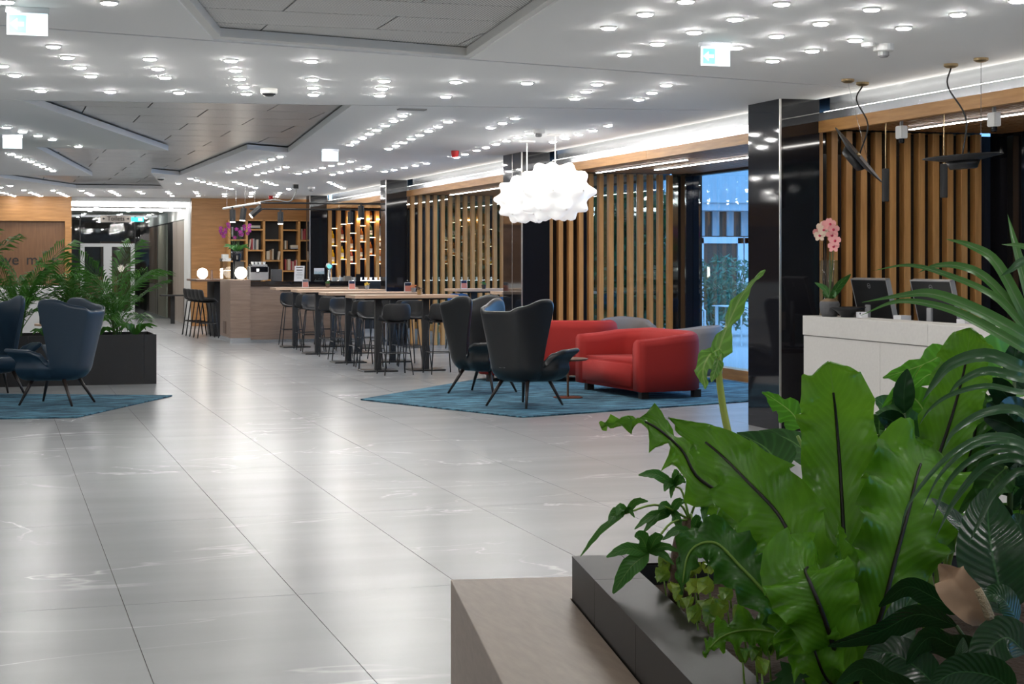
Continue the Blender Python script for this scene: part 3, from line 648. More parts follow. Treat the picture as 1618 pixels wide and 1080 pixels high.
# ================================================================ RECEPTION
d = tag(empty('reception_desk', (7.0, 10.6, 0)), 'long pale concrete reception desk with dark worktop edge', 'desk')
for q, (a, b) in enumerate(((-3.2, -1.6), (-1.6, 0.3), (0.3, 1.5), (1.5, 2.85))): MB().box(0, .10, a + .002, b - .002, 0, .92).build('front_panel', 'concrete', d)
for a, b in ((-3.2, 0.75), (.75, 2.85)): MB().box(-.012, .30, a + .0015, b - .0015, .925, 1.10).build('top_block', 'concrete', d, bevel=.004, seg=1)
MB().box(.10, .9, -3.2, 2.85, .70, .74).build('worktop', 'walnut', d); MB().box(.1, .9, 2.80, 2.85, 0, .70).build('end_panel', 'concrete', d)
def monitor(x, y, rz, label):
    e = tag(empty('monitor', (x, y, .74)), label, 'monitor', 'monitors on the reception desk'); e.rotation_euler = (0, 0, rz)
    MB().box(-.12, .12, -.09, .09, 0, .015).build('base', 'silver_plastic', e, bevel=.004)
    MB().box(-.035, .035, -.055, -.035, .015, .46).build('stand', 'silver_plastic', e, bevel=.004)
    t = R(14); M = Matrix.Rotation(t, 4, 'X')
    def tilt(m): m.v = [tuple(M @ Vector(v) + Vector((0, 0, .50))) for v in m.v]; return m
    sc = tilt(MB().box(-.275, .275, .0, .035, -.18, .19)).build('housing', 'black_satin', e, bevel=.006)
    fr = MB()
    for a in ((-.282, -.272, .0, .045, -.187, .197), (.272, .282, .0, .045, -.187, .197), (-.282, .282, 0, .045, .187, .197), (-.282, .282, 0, .045, -.187, -.177)): fr.box(*a)
    tilt(fr).build('bezel', 'silver_plastic', e)
    ring = MB(); n = 24
    vs = [(r * math.cos(2 * math.pi * k / n), -.0025, .135 + r * math.sin(2 * math.pi * k / n)) for r in (.020, .024) for k in range(n)]
    ring.add(vs, [(k, (k + 1) % n, n + (k + 1) % n, n + k) for k in range(n)]); tilt(ring).build('logo_ring', 'silver_plastic', sc)
    me = text_mesh('logo_text', 'DELL', .014, 'silver_plastic', .0004); o = link('logo_text', me, sc)
    o.matrix_local = Matrix.Translation((0, 0, .50)) @ M @ Matrix.Translation((0, -.003, .135)) @ Matrix.Rotation(R(90), 4, 'X')
    MB().box(-.26, .26, .036, .038, -.165, .175).mesh('x', 'black_gloss')
monitor(7.55, 7.55 / slope(1378), R(-86), 'black desktop monitor with silver frame on reception desk near the orchid')
monitor(7.55, 7.55 / slope(1476), R(-86), 'black desktop monitor with silver frame on reception desk behind the strap leaves')
for (x, y, lab) in ((7.20, 12.75, 'small white card holder beside the dark bowl'), ):
    e = tag(empty('card_holder', (x, y, 1.10)), lab, 'card holder'); MB().box(-.03, .03, -.05, .05, 0, .05).build('card', 'paper', e); MB().box(-.031, -.03, -.03, -.01, .03, .045).build('emblem', 'navy_panel', e)
for (x, y) in ((7.40, 12.42), (7.40, 11.45)):
    tag(bx('paper_stack', x - .05, x + .05, y - .06, y + .06, .74, 1.13, 'paper'), 'white paper tray standing behind the reception monitors', 'paper tray', 'paper trays by the monitors')
e = tag(empty('bowl', (7.16, 12.93, 1.10)), 'wide dark bowl on the reception desk', 'bowl')
MB().lathe([(.06, 0), (.06, .012), (.10, .05), (.16, .088), (.155, .09), (.09, .052), (.01, .03)], 28).build('shell', 'black_satin', e, smooth=True)
# orchid in a pot and glass cylinder vase
ORX, ORY = 7.09, 13.13
vz = tag(empty('glass_vase', (7.20, 13.35, 1.10)), 'tall clear glass cylinder with twigs on the reception desk', 'vase')
MB().lathe([(.085, 0), (.085, .50), (.080, .50), (.080, .01)], 24).build('cylinder', 'clear_glass', vz, smooth=True)
random.seed(3)
for q in range(14):
    a, r = random.random() * 6.28, random.random() * .05
    p0 = Vector((r * math.cos(a), r * math.sin(a), .01)); p1 = Vector((random.uniform(-.06, .06), random.uniform(-.06, .06), random.uniform(.4, .66)))
    MB().tube(spline([p0, (p0 + p1) / 2 + Vector((random.uniform(-.02, .02), random.uniform(-.02, .02), 0)), p1], 6), [.004, .004, .0035, .003, .002, .0015], 5).build('twig', 'bark', vz)
MB().lathe([(.078, .012), (.078, .10), (.03, .13)], 16).build('moss', 'moss', vz)
# ---------------------------------------------------------------- leaf builder
def profile(kind):
    if kind == 'fern':  return lambda t: (0.10 + 0.90 * min(1, (t / .55)) ** .8) * (1 if t < .78 else math.sqrt(max(0, 1 - ((t - .78) / .22) ** 2)) * .98 + .02)
    if kind == 'fernpt': return lambda t: (0.10 + 0.90 * min(1, (t / .45)) ** .8) * (1 if t < .55 else max(.02, 1 - ((t - .55) / .45) ** 1.7))
    if kind == 'heart': return lambda t: max(.02, (math.sin(min(1, (t + .06) / .40) * math.pi / 2) ** .5 if t < .34 else 1) * (1 - max(0, (t - .25) / .75) ** 1.8))
    if kind == 'strap': return lambda t: max(.04, min(1, t / .10 + .45) * (1 - max(0, (t - .35) / .65) ** 2.0))
    return lambda t: max(.02, math.sin(math.pi * min(1, t ** .8 * .98 + .01)) ** .75)     # lance
def leaf(name, mat, parent, pts, w, kind='lance', roll=0.0, fold=0.15, wave=0.0, freq=5, n=18, m=6, face=None, rolls=None, mid=None, curl=0.0, seed=0):
    """blade along a midrib of world points; w = half width (m); roll turns it about the midrib away from facing the hall entrance"""
    dense = spline(pts, 160); ts = [1 - (1 - i / (n - 1)) ** 1.5 for i in range(n)]      # closer samples towards the tip
    mid_pts = [dense[min(159, round(t * 159))] for t in ts]; pr = profile(kind); inv = Vector(parent.location)
    vs, uvs = [], []
    look = face if face is not None else (Vector((0, 0, CAMH)) - mid_pts[n // 2]).normalized()
    for i, p in enumerate(mid_pts):
        t = ts[i]
        d = (mid_pts[min(i + 1, n - 1)] - mid_pts[max(i - 1, 0)]).normalized()
        side = d.cross(look)
        side = side.normalized() if side.length > 1e-4 else Vector((1, 0, 0))
        r = roll if rolls is None else rolls[0] + (rolls[1] - rolls[0]) * t
        side = Matrix.Rotation(R(r), 3, d) @ side; nrm = side.cross(d).normalized()
        if nrm.dot(look) < 0 and abs(r) < 90: nrm = -nrm
        hw = w * pr(t)
        for j in range(-m, m + 1):
            u = j / m
            wv = wave * math.sin(freq * 6.283 * t + (0.9 if j > 0 else 0) + seed) * abs(u) ** 2 * min(1, hw / w * 1.3)
            wv += .4 * wave * math.sin(freq * 13.1 * t + j + seed * 2) * abs(u) ** 3
            off = nrm * (fold * abs(u) * hw + wv - curl * u * u * hw)
            ew = hw * (1 + (.03 * math.sin(freq * 9.7 * t + seed + (2 if j > 0 else 0)) if wave else 0))
            vs.append(p + side * (u * ew) + off - inv); uvs.append(((u + 1) / 2, t))
    c = 2 * m + 1
    fs = [(i * c + j, i * c + j + 1, (i + 1) * c + j + 1, (i + 1) * c + j) for i in range(n - 1) for j in range(c - 1)]
    me = bpy.data.meshes.new(name); me.from_pydata([tuple(v) for v in vs], [], fs)
    me.materials.append(MATS[mat]); ul = me.uv_layers.new(name='UVMap')
    for lp in me.loops: ul.data[lp.index].uv = uvs[lp.vertex_index]
    me.polygons.foreach_set('use_smooth', [True] * len(me.polygons)); me.update()
    o = link(name, me, parent)
    if mid:
        mm = MB(); k = int(n * mid[1])
        q = [p + (look * .004) - inv for p in mid_pts[:k]]
        mm.tube(q, [mid[0] * (1 - .75 * i / n) for i in range(k)], 6)
        mm.build('midrib', mid[2] if len(mid) > 2 else 'midrib_dark', o, smooth=True)
    return o
def stem(name, mat, parent, pts, r0, r1, n=10):
    inv = Vector(parent.location); q = [p - inv for p in spline(pts, n)]
    return MB().tube(q, [r0 + (r1 - r0) * i / (n - 1) for i in range(n)], 7).build(name, mat, parent, smooth=True)
def flower(parent, c, r, mat, heart, facing):
    """five-petal orchid bloom"""
    f = Vector(facing).normalized(); up = Vector((0, 0, 1)); sx = up.cross(f).normalized(); sy = f.cross(sx)
    m = MB(); inv = Vector(parent.location)
    for k in range(5):
        a = math.pi / 2 + k * 2 * math.pi / 5; wd = .55 if k in (1, 4) else .36
        ax = sx * math.cos(a) + sy * math.sin(a); pp = sx * -math.sin(a) + sy * math.cos(a)
        m.add([Vector(c) - inv + ax * (r * s) + pp * (r * wd * q) + f * (r * (.05 + .1 * s * s + (.02 * k))) for s, q in ((.08, 0), (.45, .9), (.85, .75), (1.02, 0), (.85, -.75), (.45, -.9))], [(0, 1, 2, 3, 4, 5)])
    o = m.build('bloom', mat, parent)
    hm = MB(); hm.lathe([(.001, -.2 * r), (.22 * r, 0), (.12 * r, .2 * r), (.01 * r, .26 * r)], 8)
    hm.v = [tuple(Vector(c) - inv + sx * v[0] + sy * v[1] + f * (v[2] + .12 * r)) for v in hm.v]
    hm.build('bloom_heart', heart, o)
# reception orchid
orc = tag(empty('potted_orchid', (ORX, ORY, 1.10)), 'pink and cream orchid in a ribbed grey pot on the reception desk', 'potted plant')
MB().lathe([(.065, 0), (.085, .05), (.09, .11), (.082, .135), (.074, .135), (.076, .10)], 22).build('pot', 'pot_grey', orc, smooth=True)
MB().lathe([(.07, .10), (.08, .135), (.05, .155), (.01, .165)], 14).build('moss', 'moss', orc)
o0 = Vector((ORX, ORY, 1.24)); fc = Vector((-.5, -.85, .1))
for tip, top, w in (((-.04, .20, .16), (0, .08, .10), .035), ((.10, -.20, .24), (.05, -.08, .14), .045), ((.02, .14, .03), (0, .08, .07), .03), ((-.03, -.16, .03), (0, -.08, .07), .032)):
    leaf('leaf', 'heart_leaf_dark', orc, [o0, o0 + Vector(top), o0 + Vector(tip)], w, 'lance', roll=35, fold=.2, n=10, m=3)
for (p1, p2, p3, mat, nb) in (((.02, .03, .35), (.02, .05, .62), (0, .16, .66), 'orchid_cream', 5), ((.0, -.06, .40), (.0, -.06, .62), (-.02, -.16, .56), 'orchid_pink', 5)):
    pts = [o0, o0 + Vector(p1), o0 + Vector(p2), o0 + Vector(p3)]; stem('flower_stem', 'stem_dark', orc, pts, .005, .003, 12)
    for q in range(nb):
        t = q / (nb - 1); c = o0 + Vector(p2).lerp(Vector(p3), t) + Vector((-.02, (.05 if mat == 'orchid_cream' else -.03) * (1 if q % 2 else -.3), -.035 * q + .06)); flower(orc, c, .055, mat if q % 3 else 'orchid_pink', 'orchid_heart', fc + Vector((random.uniform(-.3, .3), 0, random.uniform(-.2, .2))))
# disc pendants over the desk
def disc_pendant(c, normal, plates, label):
    e = tag(empty('disc_pendant', c), label, 'lamp'); q = Vector((0, 0, 1)).rotation_difference(Vector(normal))
    def tf(m): m.v = [tuple(q @ Vector(v)) for v in m.v]; return m
    tf(MB().lathe([(.005, .012), (.12, .014), (.30, .034), (.302, .028), (.13, -.004), (.005, -.006)], 36)).build('disc', 'black_matte', e, smooth=True)
    tf(MB().lathe([(.13, -.002), (.105, -.06), (.10, -.064), (.01, -.064)], 28)).build('lamp_body', 'black_satin', e, smooth=True)
    tf(MB().lathe([(.02, .012), (.02, .04), (.008, .05)], 12)).build('stud', 'brass', e)
    for k, pl in enumerate(plates):
        p = Vector(pl) - Vector(c)
        MB().lathe([(.055, 0), (.055, -.018), (.035, -.03), (.012, -.034)], 18, p).build('ceiling_rose', 'brass', e)
        side = q @ Vector((.16 if k == 0 else .02, 0, .03)) if k == 0 else q @ Vector((0, 0, .045))
        if k == 1:
            mid = side.lerp(p, .4) + Vector((.05, -.03, 0)); mid2 = side.lerp(p, .75) + Vector((-.04, .02, 0))
            MB().tube(spline([side, mid, mid2, p + Vector((0, 0, -.03))], 16), .0065, 6).build('cord', 'cord_black', e, smooth=True)
        else: MB().tube([side, p + Vector((0, 0, -.03))], .0022, 5).build('wire', 'steel', e)
disc_pendant((6.93, 12.38, 2.47), (.62, -.44, .62), [(6.79, 12.26, CEIL), (7.03, 12.44, CEIL)], 'black disc pendant lamp tilted steeply, over the orchid side of the desk')
disc_pendant((7.03, 10.92, 2.36), (-.06, .03, 1), [(7.03, 10.68, CEIL), (7.02, 11.07, CEIL)], 'black disc pendant lamp hanging almost level over the desk')
for (x, y, z0, z1, lab) in ((7.53, 12.92, 2.12, 2.41, 'slim black cylinder pendant beside the tilted disc lamp'), (7.53, 11.98, 2.12, 2.40, 'slim black cylinder pendant behind the level disc lamp')):
    e = tag(empty('cylinder_pendant', (x, y, z0)), lab, 'lamp')
    MB().lathe([(.028, 0), (.031, .004), (.031, z1 - z0), (.006, z1 - z0 + .004)], 18).build('shade', 'black_matte', e); MB().tube([(0, 0, z1 - z0), (0, 0, 2.83 - z0)], .005, 6).build('rod', 'brass', e)
for p, lab in (((7.47, 12.55, 2.62), 'white box security camera under the fascia near the tilted disc lamp'), ((7.49, 11.2, 2.62), 'white box security camera under the fascia over the level disc lamp')):
    e = tag(empty('security_camera', p), lab, 'camera')
    MB().box(-.03, .03, -.055, .055, .03, .14).build('housing', 'white_plastic', e, bevel=.006); MB().lathe([(.018, -.01), (.024, 0), (.024, .03)], 12).build('lens', 'black_gloss', e); MB().box(-.012, .012, -.01, .01, .14, .215).build('bracket', 'grey_plastic', e)
# ================================================================ LOUNGE
def rug(name, poly, label):
    e = tag(empty(name, (sum(p[0] for p in poly) / len(poly), sum(p[1] for p in poly) / len(poly), 0)), label, 'rug'); L = e.location
    MB().prism([(x - L.x, y - L.y) for x, y in poly], 0.001, .016).build('pile', 'rug_blue', e, bevel=.004, seg=1)
rug('area_rug', [(3.99, 18.48), (5.11, 15.91), (8.3, 17.0), (9.3, 18.6), (9.2, 21.2), (6.2, 21.2)], 'angular petrol-blue rug under the red sofas')
rug('area_rug', [(1.99, 19.66), (.80, 17.26), (-2.4, 17.6), (-2.6, 20.9), (.06, 20.5)], 'angular petrol-blue rug under the blue wing chairs')

def lerp_tab(tab, s):
    for (a, va), (b, vb) in zip(tab, tab[1:]):
        if s <= b:
            t = (s - a) / (b - a); t = t * t * (3 - 2 * t); return va + (vb - va) * t
    return tab[-1][1]
def wing_chair(x, y, rz, mat, label):
    e = tag(empty('wing_chair', (x, y, .016)), label, 'armchair'); e.rotation_euler = (0, 0, rz)
    NS, NV = 81, 13
    TOP = [(0, 1.045), (.14, 1.045), (.28, 1.10), (.40, 1.17), (.46, 1.17), (.50, 1.08), (.54, .62), (.57, .47), (.60, .46), (.66, .57), (.76, .61), (1, .62)]
    vs = []
    for i in range(NS):
        s = -1 + 2 * i / (NS - 1); a = abs(s); sg = 1 if s >= 0 else -1
        if a < .55:
            ph = a / .55 * math.pi / 2; bx_, by_ = -.10 - .26 * math.cos(ph) ** .8, .27 * math.sin(ph) ** .8
        else:
            t_ = (a - .55) / .45; q_ = min(1, t_ / .5); bx_, by_ = -.10 + .42 * t_, .27 + .10 * q_ * q_ * (3 - 2 * q_)
        top = lerp_tab(TOP, a); arm = max(0, min(1, (a - .58) / .08)); wing = max(0, min(1, (a - .22) / .26)) * (1 - arm)
        for j in range(NV):
            v = j / (NV - 1)
            if v < .25:
                q = v / .25; z = .285 + (.40 - .285) * q ** 1.6; sc = .50 + .50 * q ** .55
            else:
                q = (v - .25) / .75; z = .40 + (top - .40) * q; sc = 1.0
            hz = max(0, z - .42)
            X = bx_ * sc - .22 * hz * (1 - arm) * (1 - wing) + .30 * hz * wing
            Y = by_ * sc * (1 + .48 * hz * (1 - arm)) * sg
            if arm:
                q = max(0, (v - .25) / .75)
                Y += sg * arm * (.075 * q ** 2.5 - .015 * math.sin(math.pi * q)); X += arm * (a - .60) / .40 * (.07 * q ** 2 - .06 * math.sin(math.pi * min(1, v * 1.1)) + .03 * (1 - v))
            vs.append((X, Y, z))
    m = MB(); m.add(vs, [(i * NV + j, (i + 1) * NV + j, (i + 1) * NV + j + 1, i * NV + j + 1) for i in range(NS - 1) for j in range(NV - 1)])
    mods(m.build('shell', mat, e, smooth=True), .055, 1, 0)
    # seat pad and belly
    pad = MB(); prof = []
    N = 28
    def ring(k, z):
        out = []
        for q in range(N):
            t = 2 * math.pi * q / N; c, s_ = math.cos(t), math.sin(t)
            out.append((.02 + k * .28 * math.copysign(abs(c) ** .55, c), k * .29 * math.copysign(abs(s_) ** .55, s_), z))
        return out
    rings = [ring(.55, .27), ring(.85, .30), ring(1.0, .36), ring(1.04, .42), ring(.98, .455), ring(.80, .468), ring(.3, .47)]
    pad.add([p for r_ in rings for p in r_], [(i * N + j, i * N + (j + 1) % N, (i + 1) * N + (j + 1) % N, (i + 1) * N + j) for i in range(6) for j in range(N)] + [tuple(range(N))[::-1], tuple(6 * N + j for j in range(N))])
    pad.build('seat_cushion', mat, e, smooth=True)
    for sx in (-1, 1):
        for sy in (-1, 1):
            MB().tube([(sx * .17, sy * .17, .31), (sx * .31 - .02, sy * .285, 0)], [.024, .012], 10).build('leg', 'leg_dark', e, smooth=True)
    if mat == 'leather_black':
        MB().box(-.392, -.386, -.04, .04, .43, .465).build('maker_tag', 'grey_plastic', e)
    return e
wing_chair(5.53, 17.10, R(32), 'leather_black', 'black leather wing chair with its back turned, on the rug by the side table')
wing_chair(5.58, 18.88, R(-46), 'leather_black', 'black leather wing chair facing the red sofas, beside the high tables')
wing_chair(.64, 18.85, R(152), 'leather_blue', 'dark blue leather wing chair in front of the black palm planter')
wing_chair(-.02, 20.2, R(-72), 'leather_blue', 'dark blue leather wing chair showing its seat, behind the other blue chair\'s arm')

def sweep(path, sect, hs):
    """section (lateral, height 0..1) swept along a plan path with a height per point"""
    n = len(sect); vs = []; k = len(path)
    for i, p in enumerate(path):
        a, b = Vector(path[max(i - 1, 0)]), Vector(path[min(i + 1, k - 1)]); d = (b - a).normalized(); nx = Vector((d.y, -d.x))
        for (u, h) in sect: vs.append((p[0] + nx.x * u, p[1] + nx.y * u, .085 + (hs[i] - .085) * h))
    fs = [(i * n + j, i * n + (j + 1) % n, (i + 1) * n + (j + 1) % n, (i + 1) * n + j) for i in range(k - 1) for j in range(n)]
    return vs, fs + [tuple(range(n))[::-1], tuple((k - 1) * n + j for j in range(n))]
def tub_sofa(x, y, rz, W, D, mat, label, cat, H=.76, HA=.68, feet='leg_dark', th=.10, group=None, legs=False):
    e = tag(empty('tub_sofa' if cat == 'sofa' else 'tub_chair', (x, y, .016)), label, cat, group); e.rotation_euler = (0, 0, rz)
    w, d, r = W / 2 - th, D / 2 - th, .30 if cat == 'sofa' else .26
    path = []; hs = []
    for t in range(7): path.append((d + th - (d + th + d - r) * t / 6 * 1.0, w)); hs.append(HA + (H - HA) * (t / 6) ** 1.5 * .6)
    for k in range(1, 9):
        a = math.pi / 2 + k * math.pi / 2 / 8; path.append((-d + r + r * math.cos(a), w - r + r * math.sin(a))); hs.append(HA + (H - HA) * (.6 + .4 * k / 8))
    for t in range(1, 8): path.append((-d, (w - r) * (1 - 2 * t / 8))); hs.append(H)
    m_ = list(zip(path, hs)); full = [p for p in path if p[1] > -.0001 or p[0] > -9]
    path2 = path + [(p[0], -p[1]) for p in reversed(path[:15])]; hs2 = hs + list(reversed(hs[:15]))
    sect = [(-th, 0), (th, 0), (th * 1.12, .5), (th * 1.15, .82), (th * .95, .93), (th * .45, .99), (-th * .35, 1.0), (-th * .85, .95), (-th, .85), (-th * .95, .4)]
    # outside of the wall bulges outward
    vs, fs = sweep(path2, [(-u, h) for u, h in sect], hs2)
    b = MB(); b.add(vs, fs); b.build('back_and_arms', mat, e, smooth=True, bevel=.012, seg=2)
    q = MB().box(-d + th * .6, d + th + .012, -w + th * .9, w - th * .9, .085, .43); q.build('seat', mat, e, smooth=True, bevel=.05, seg=4)
    for sx in (-1, 1):
        for sy in (-1, 1):
            cx, cy = sx * (d - .02), sy * (w - .06)
            if legs: MB().tube([(cx, cy, .12), (cx + sx * .02, cy + sy * .02, 0)], [.018, .012], 8).build('leg', feet, e)
            else: MB().box(cx - .045, cx + .045, cy - .045, cy + .045, 0, .09).build('foot', feet, e)
    if cat == 'sofa': MB().box(.24, .32, -w - th * 1.14, -w - th * 1.0, .16, .20).build('maker_tag', 'black_satin', e)
    return e
tub_sofa(7.36, 18.28, R(180 + 5), 1.78, .92, 'red_fabric', 'red fabric tub sofa facing the black wing chairs and side table', 'sofa')
tub_sofa(7.02, 20.75, R(72), 1.85, .92, 'red_fabric', 'red fabric tub sofa with its back turned, behind the other red sofa', 'sofa', H=.80, HA=.78)
tub_sofa(8.78, 19.95, R(150), .74, .74, 'grey_fabric', 'grey tub armchair between red sofa and patio window', 'armchair', H=.74, HA=.66, th=.06, legs=True)
tub_sofa(8.35, 21.3, R(-100), .74, .74, 'grey_fabric', 'grey tub armchair close to the slat screen behind the sofas', 'armchair', H=.80, HA=.70, th=.06, legs=True)
e = tag(empty('side_table', (6.31, 17.93, .016)), 'small round side table with a slim stem beside the red sofa', 'table')
MB().lathe([(.17, 0), (.17, .008), (.02, .012)], 28).build('base', 'copper_brown', e); MB().tube([(0, 0, .01), (0, 0, .43)], .013, 10).build('stem', 'copper_brown', e)
MB().lathe([(.21, .43), (.235, .445), (.235, .452), (.22, .456)], 36).build('top', 'walnut', e, smooth=False)
e = tag(MB().box(-.4, .4, -2.6, 2.6, 0, .012).build('door_mat', 'rug_blue'), 'dark blue entrance mat in front of the patio window', 'mat'); e.location = (9.0 + .03, 18.2 - 2.5, .001); e.scale = (1, .4, 1)

# ================================================================ HIGH TABLES AND BAR STOOLS
def high_table(x0, y0, label, L=1.53, Wd=.66, group='oak high tables in the row by the bar'):
    e = tag(empty('high_table', (x0 + L / 2, y0 + Wd / 2, 0)), label, 'table', group)
    MB().box(-L / 2, L / 2, -Wd / 2, Wd / 2, 1.055, 1.10).build('tabletop', 'table_oak', e, bevel=.004, seg=1)
    MB().box(-.6, .6, -.2, .2, 1.03, 1.055).build('under_frame', 'black_matte', e)
    for dx in (-.355, .355):
        lg = MB().box(dx - .045, dx + .045, -.045, .045, .02, 1.03).build('leg', 'black_matte', e)
        MB().box(dx - .25, dx + .25, -.22, .22, 0, .02).build('base_plate', 'black_satin', e, bevel=.004, seg=1)
TY = [22.94, 25.03, 27.58, 29.82]
tl = ['oak high table next to wing chairs', 'oak high table with orange flower', 'oak high table with yellow flower', 'oak high table closest to bar']
for y, l in zip(TY, tl): high_table(4.87, y, l)
high_table(7.62, 27.6, 'pale high table in the booth in front of the far slat screen', 1.6, group='high tables in the booth'); high_table(7.66, 24.9, 'pale high table in the booth with blue stools', 1.6, group='high tables in the booth')

def stool_proto(mat, label, group):
    e = tag(empty('bar_stool'), label, 'bar stool', group)
    prof = [(.20, .735), (.17, .752), (.10, .748), (0, .738), (-.09, .742), (-.155, .765), (-.185, .82), (-.20, .91), (-.208, 1.0)]
    NY = 11; vs = []
    for i, (px_, pz) in enumerate(prof):
        for j in range(NY):
            u = -1 + 2 * j / (NY - 1); w = .205 if i < 8 else .188
            k = abs(u) ** 2.6
            zz = pz + (.085 * k if 1 < i < 6 else (.02 * k if i <= 1 else -.022 * abs(u) ** 8 * max(0, i - 7)))
            xx = px_ + (.10 * k if i >= 5 else 0) + (-.03 * k if i == 0 else 0)
            vs.append((xx, u * w, zz))
    m = MB(); m.add(vs, [(i * NY + j, i * NY + j + 1, (i + 1) * NY + j + 1, (i + 1) * NY + j) for i in range(len(prof) - 1) for j in range(NY - 1)])
    mods(m.build('seat_shell', mat, e, smooth=True), .014, 1)
    for sx in (-1, 1):
        for sy in (-1, 1): MB().tube([(sx * .12, sy * .13, .735), (sx * .215 - .005, sy * .205, 0)], .009, 7).build('leg', 'black_satin', e, smooth=True)
    f = MB(); z = .30; t = 1 - z / .735; a, b = .12 + .09 * t, .13 + .075 * t
    cs = [(-a, -b, z), (a, -b, z), (a, b, z), (-a, b, z)]
    for q in range(4): f.tube([cs[q], cs[(q + 1) % 4]], .007, 6)
    f.build('footrest', 'black_satin', e); MB().box(-.13, .13, -.14, .14, .722, .736).build('seat_frame', 'black_satin', e)
    return e
proto = stool_proto('black_matte', 'black shell bar stool tucked up to an oak high table', 'black stools round the oak high tables')
first = True
def put(pr, x, y, rz, label=None, group=None):
    global first
    if pr is proto and first: o = pr; first = False
    else: o = copy_tree(pr)
    o.location = (x, y, 0); o.rotation_euler = (0, 0, rz)
    if label: o['label'] = label
    if group: o['group'] = group
    return o
for k, y in enumerate(TY):
    for dx in (-.27, .40):
        put(proto, 5.63 + dx, y - .40, R(90 + random.uniform(-7, 7)), 'black bar stool with back turned at the ' + tl[k], 'stools with backs turned at the ' + tl[k])
        put(proto, 5.60 + dx, y + .66 + .34, R(-90 + random.uniform(-7, 7)), 'black bar stool facing the hall across the ' + tl[k], 'stools facing the hall at the ' + tl[k])
for q in range(5): put(proto, 4.08 + .03 * q, 36.0 - .44 * q, R(-8), 'black bar stool in the close row at the bar side table', 'black stools lined up at the bar side table')
put(proto, 4.92, 35.4, R(180), 'black bar stool behind the close row of stools by the oak wall')
pb = stool_proto('blue_fabric', 'blue upholstered bar stool in the booth behind the wing chairs', 'blue stools in the booth')
pb.location = (7.85, 24.55, 0); pb.rotation_euler = (0, 0, R(90))
put(pb, 8.5, 24.55, R(95)); put(pb, 7.9, 25.9, R(-90)); put(pb, 8.0, 28.6, R(-90)); put(pb, 8.7, 27.2, R(90))

plain('book_warm', (.45, .16, .12), .6); plain('flower_yellow', (.65, .42, .05), .7); plain('flower_orange', (.60, .16, .04), .7)
def menu_card(x, y, label):
    e = tag(empty('menu_card', (x, y, 1.10)), label, 'menu card')
    m = MB(); m.add([(-.055, -.03, 0), (.055, -.03, 0), (.055, 0, .15), (-.055, 0, .15), (-.055, .03, 0), (.055, .03, 0)], [(0, 1, 2, 3), (4, 3, 2, 5)]); m.build('stand', 'paper', e)
    m = MB(); m.add([(-.05, -.0305, .01), (.05, -.0305, .01), (.05, -.012, .10), (-.05, -.012, .10)], [(0, 1, 2, 3)]); m.build('print_warm', 'book_warm', e)
    m = MB(); m.add([(-.05, -.0115, .10), (.05, -.0115, .10), (.05, -.0025, .145), (-.05, -.0025, .145)], [(0, 1, 2, 3)]); m.build('print_blue', 'navy_panel', e)
def flower_pot(x, y, mat, potmat, label):
    e = tag(empty('flower_pot', (x, y, 1.10)), label, 'potted plant')
    MB().lathe([(.03, 0), (.042, .07), (.038, .07), (.034, .06)], 14).build('pot', potmat, e)
    m = MB(); rnd = random.Random(int(x * 100 + y * 10))
    for q in range(26):
        a, r, z = rnd.random() * 6.28, rnd.random() * .055, .07 + rnd.random() * .045
        c = Vector((r * math.cos(a), r * math.sin(a), z)); u = Vector((rnd.uniform(-1, 1), rnd.uniform(-1, 1), rnd.uniform(-.3, 1))).normalized() * .016; w = u.orthogonal().normalized() * .012
        m.add([c - u, c + w, c + u, c - w], [(0, 1, 2, 3)])
    m.build('foliage', mat, e)
menu_card(5.44, 29.98, 'menu card on the high table closest to the bar'); flower_pot(5.86, 30.0, 'palm_leaf', 'bark', 'small green plant pot on the high table closest to the bar')
menu_card(5.84, 27.75, 'menu card on the high table with the yellow flower'); flower_pot(6.10, 27.72, 'flower_yellow', 'grey_plastic', 'yellow flower pot on a high table')
menu_card(6.20, 25.2, 'menu card on the high table with the orange flower'); flower_pot(6.28, 25.15, 'flower_orange', 'grey_plastic', 'orange flower pot on a high table')
flower_pot(5.88, 23.2, 'bark', 'brass', 'small brown pot on the high table nearest the wing chairs')
menu_card(7.85, 27.8, 'menu card on the pale booth table by the far slat screen')
flower_pot(8.2, 27.75, 'palm_leaf', 'black_matte', 'small dark pot on the pale booth table')

# ================================================================ BAR
b = tag(empty('bar_counter', (5.7, 32.0, 0)), 'oak bar counter with a black stone top and a raised oak end block', 'bar counter'); L = Vector(b.location)
def bp(name, *a, **k):
    o = bx(name, *a, b, **k); o.location -= L; return o
bp('end_block', 4.33, 4.72, 31.9, 33.4, .10, 1.22, 'bar_oak'); bp('plinth', 4.33, 4.72, 31.9, 33.4, 0, .10, 'alu'); bp('front', 4.72, 6.99, 31.98, 32.05, 0.06, 1.10, 'bar_oak'); bp('plinth', 4.72, 6.99, 32.0, 32.05, 0, .06, 'alu')
bp('top', 4.72, 7.0, 31.93, 32.75, 1.10, 1.19, 'black_gloss'); bp('end_vent', 4.322, 4.33, 32.5, 32.9, .16, .40, 'walnut')
t = tag(empty('bar_side_table', (4.2, 34.9, 0)), 'tall dark side table with a globe lamp beside the row of stools', 'table')
MB().box(-.22, .46, -.5, 1.4, 1.16, 1.20).build('tabletop', 'walnut', t); MB().box(.20, .42, .0, 1.2, 0, 1.16).build('pedestal', 'black_matte', t)
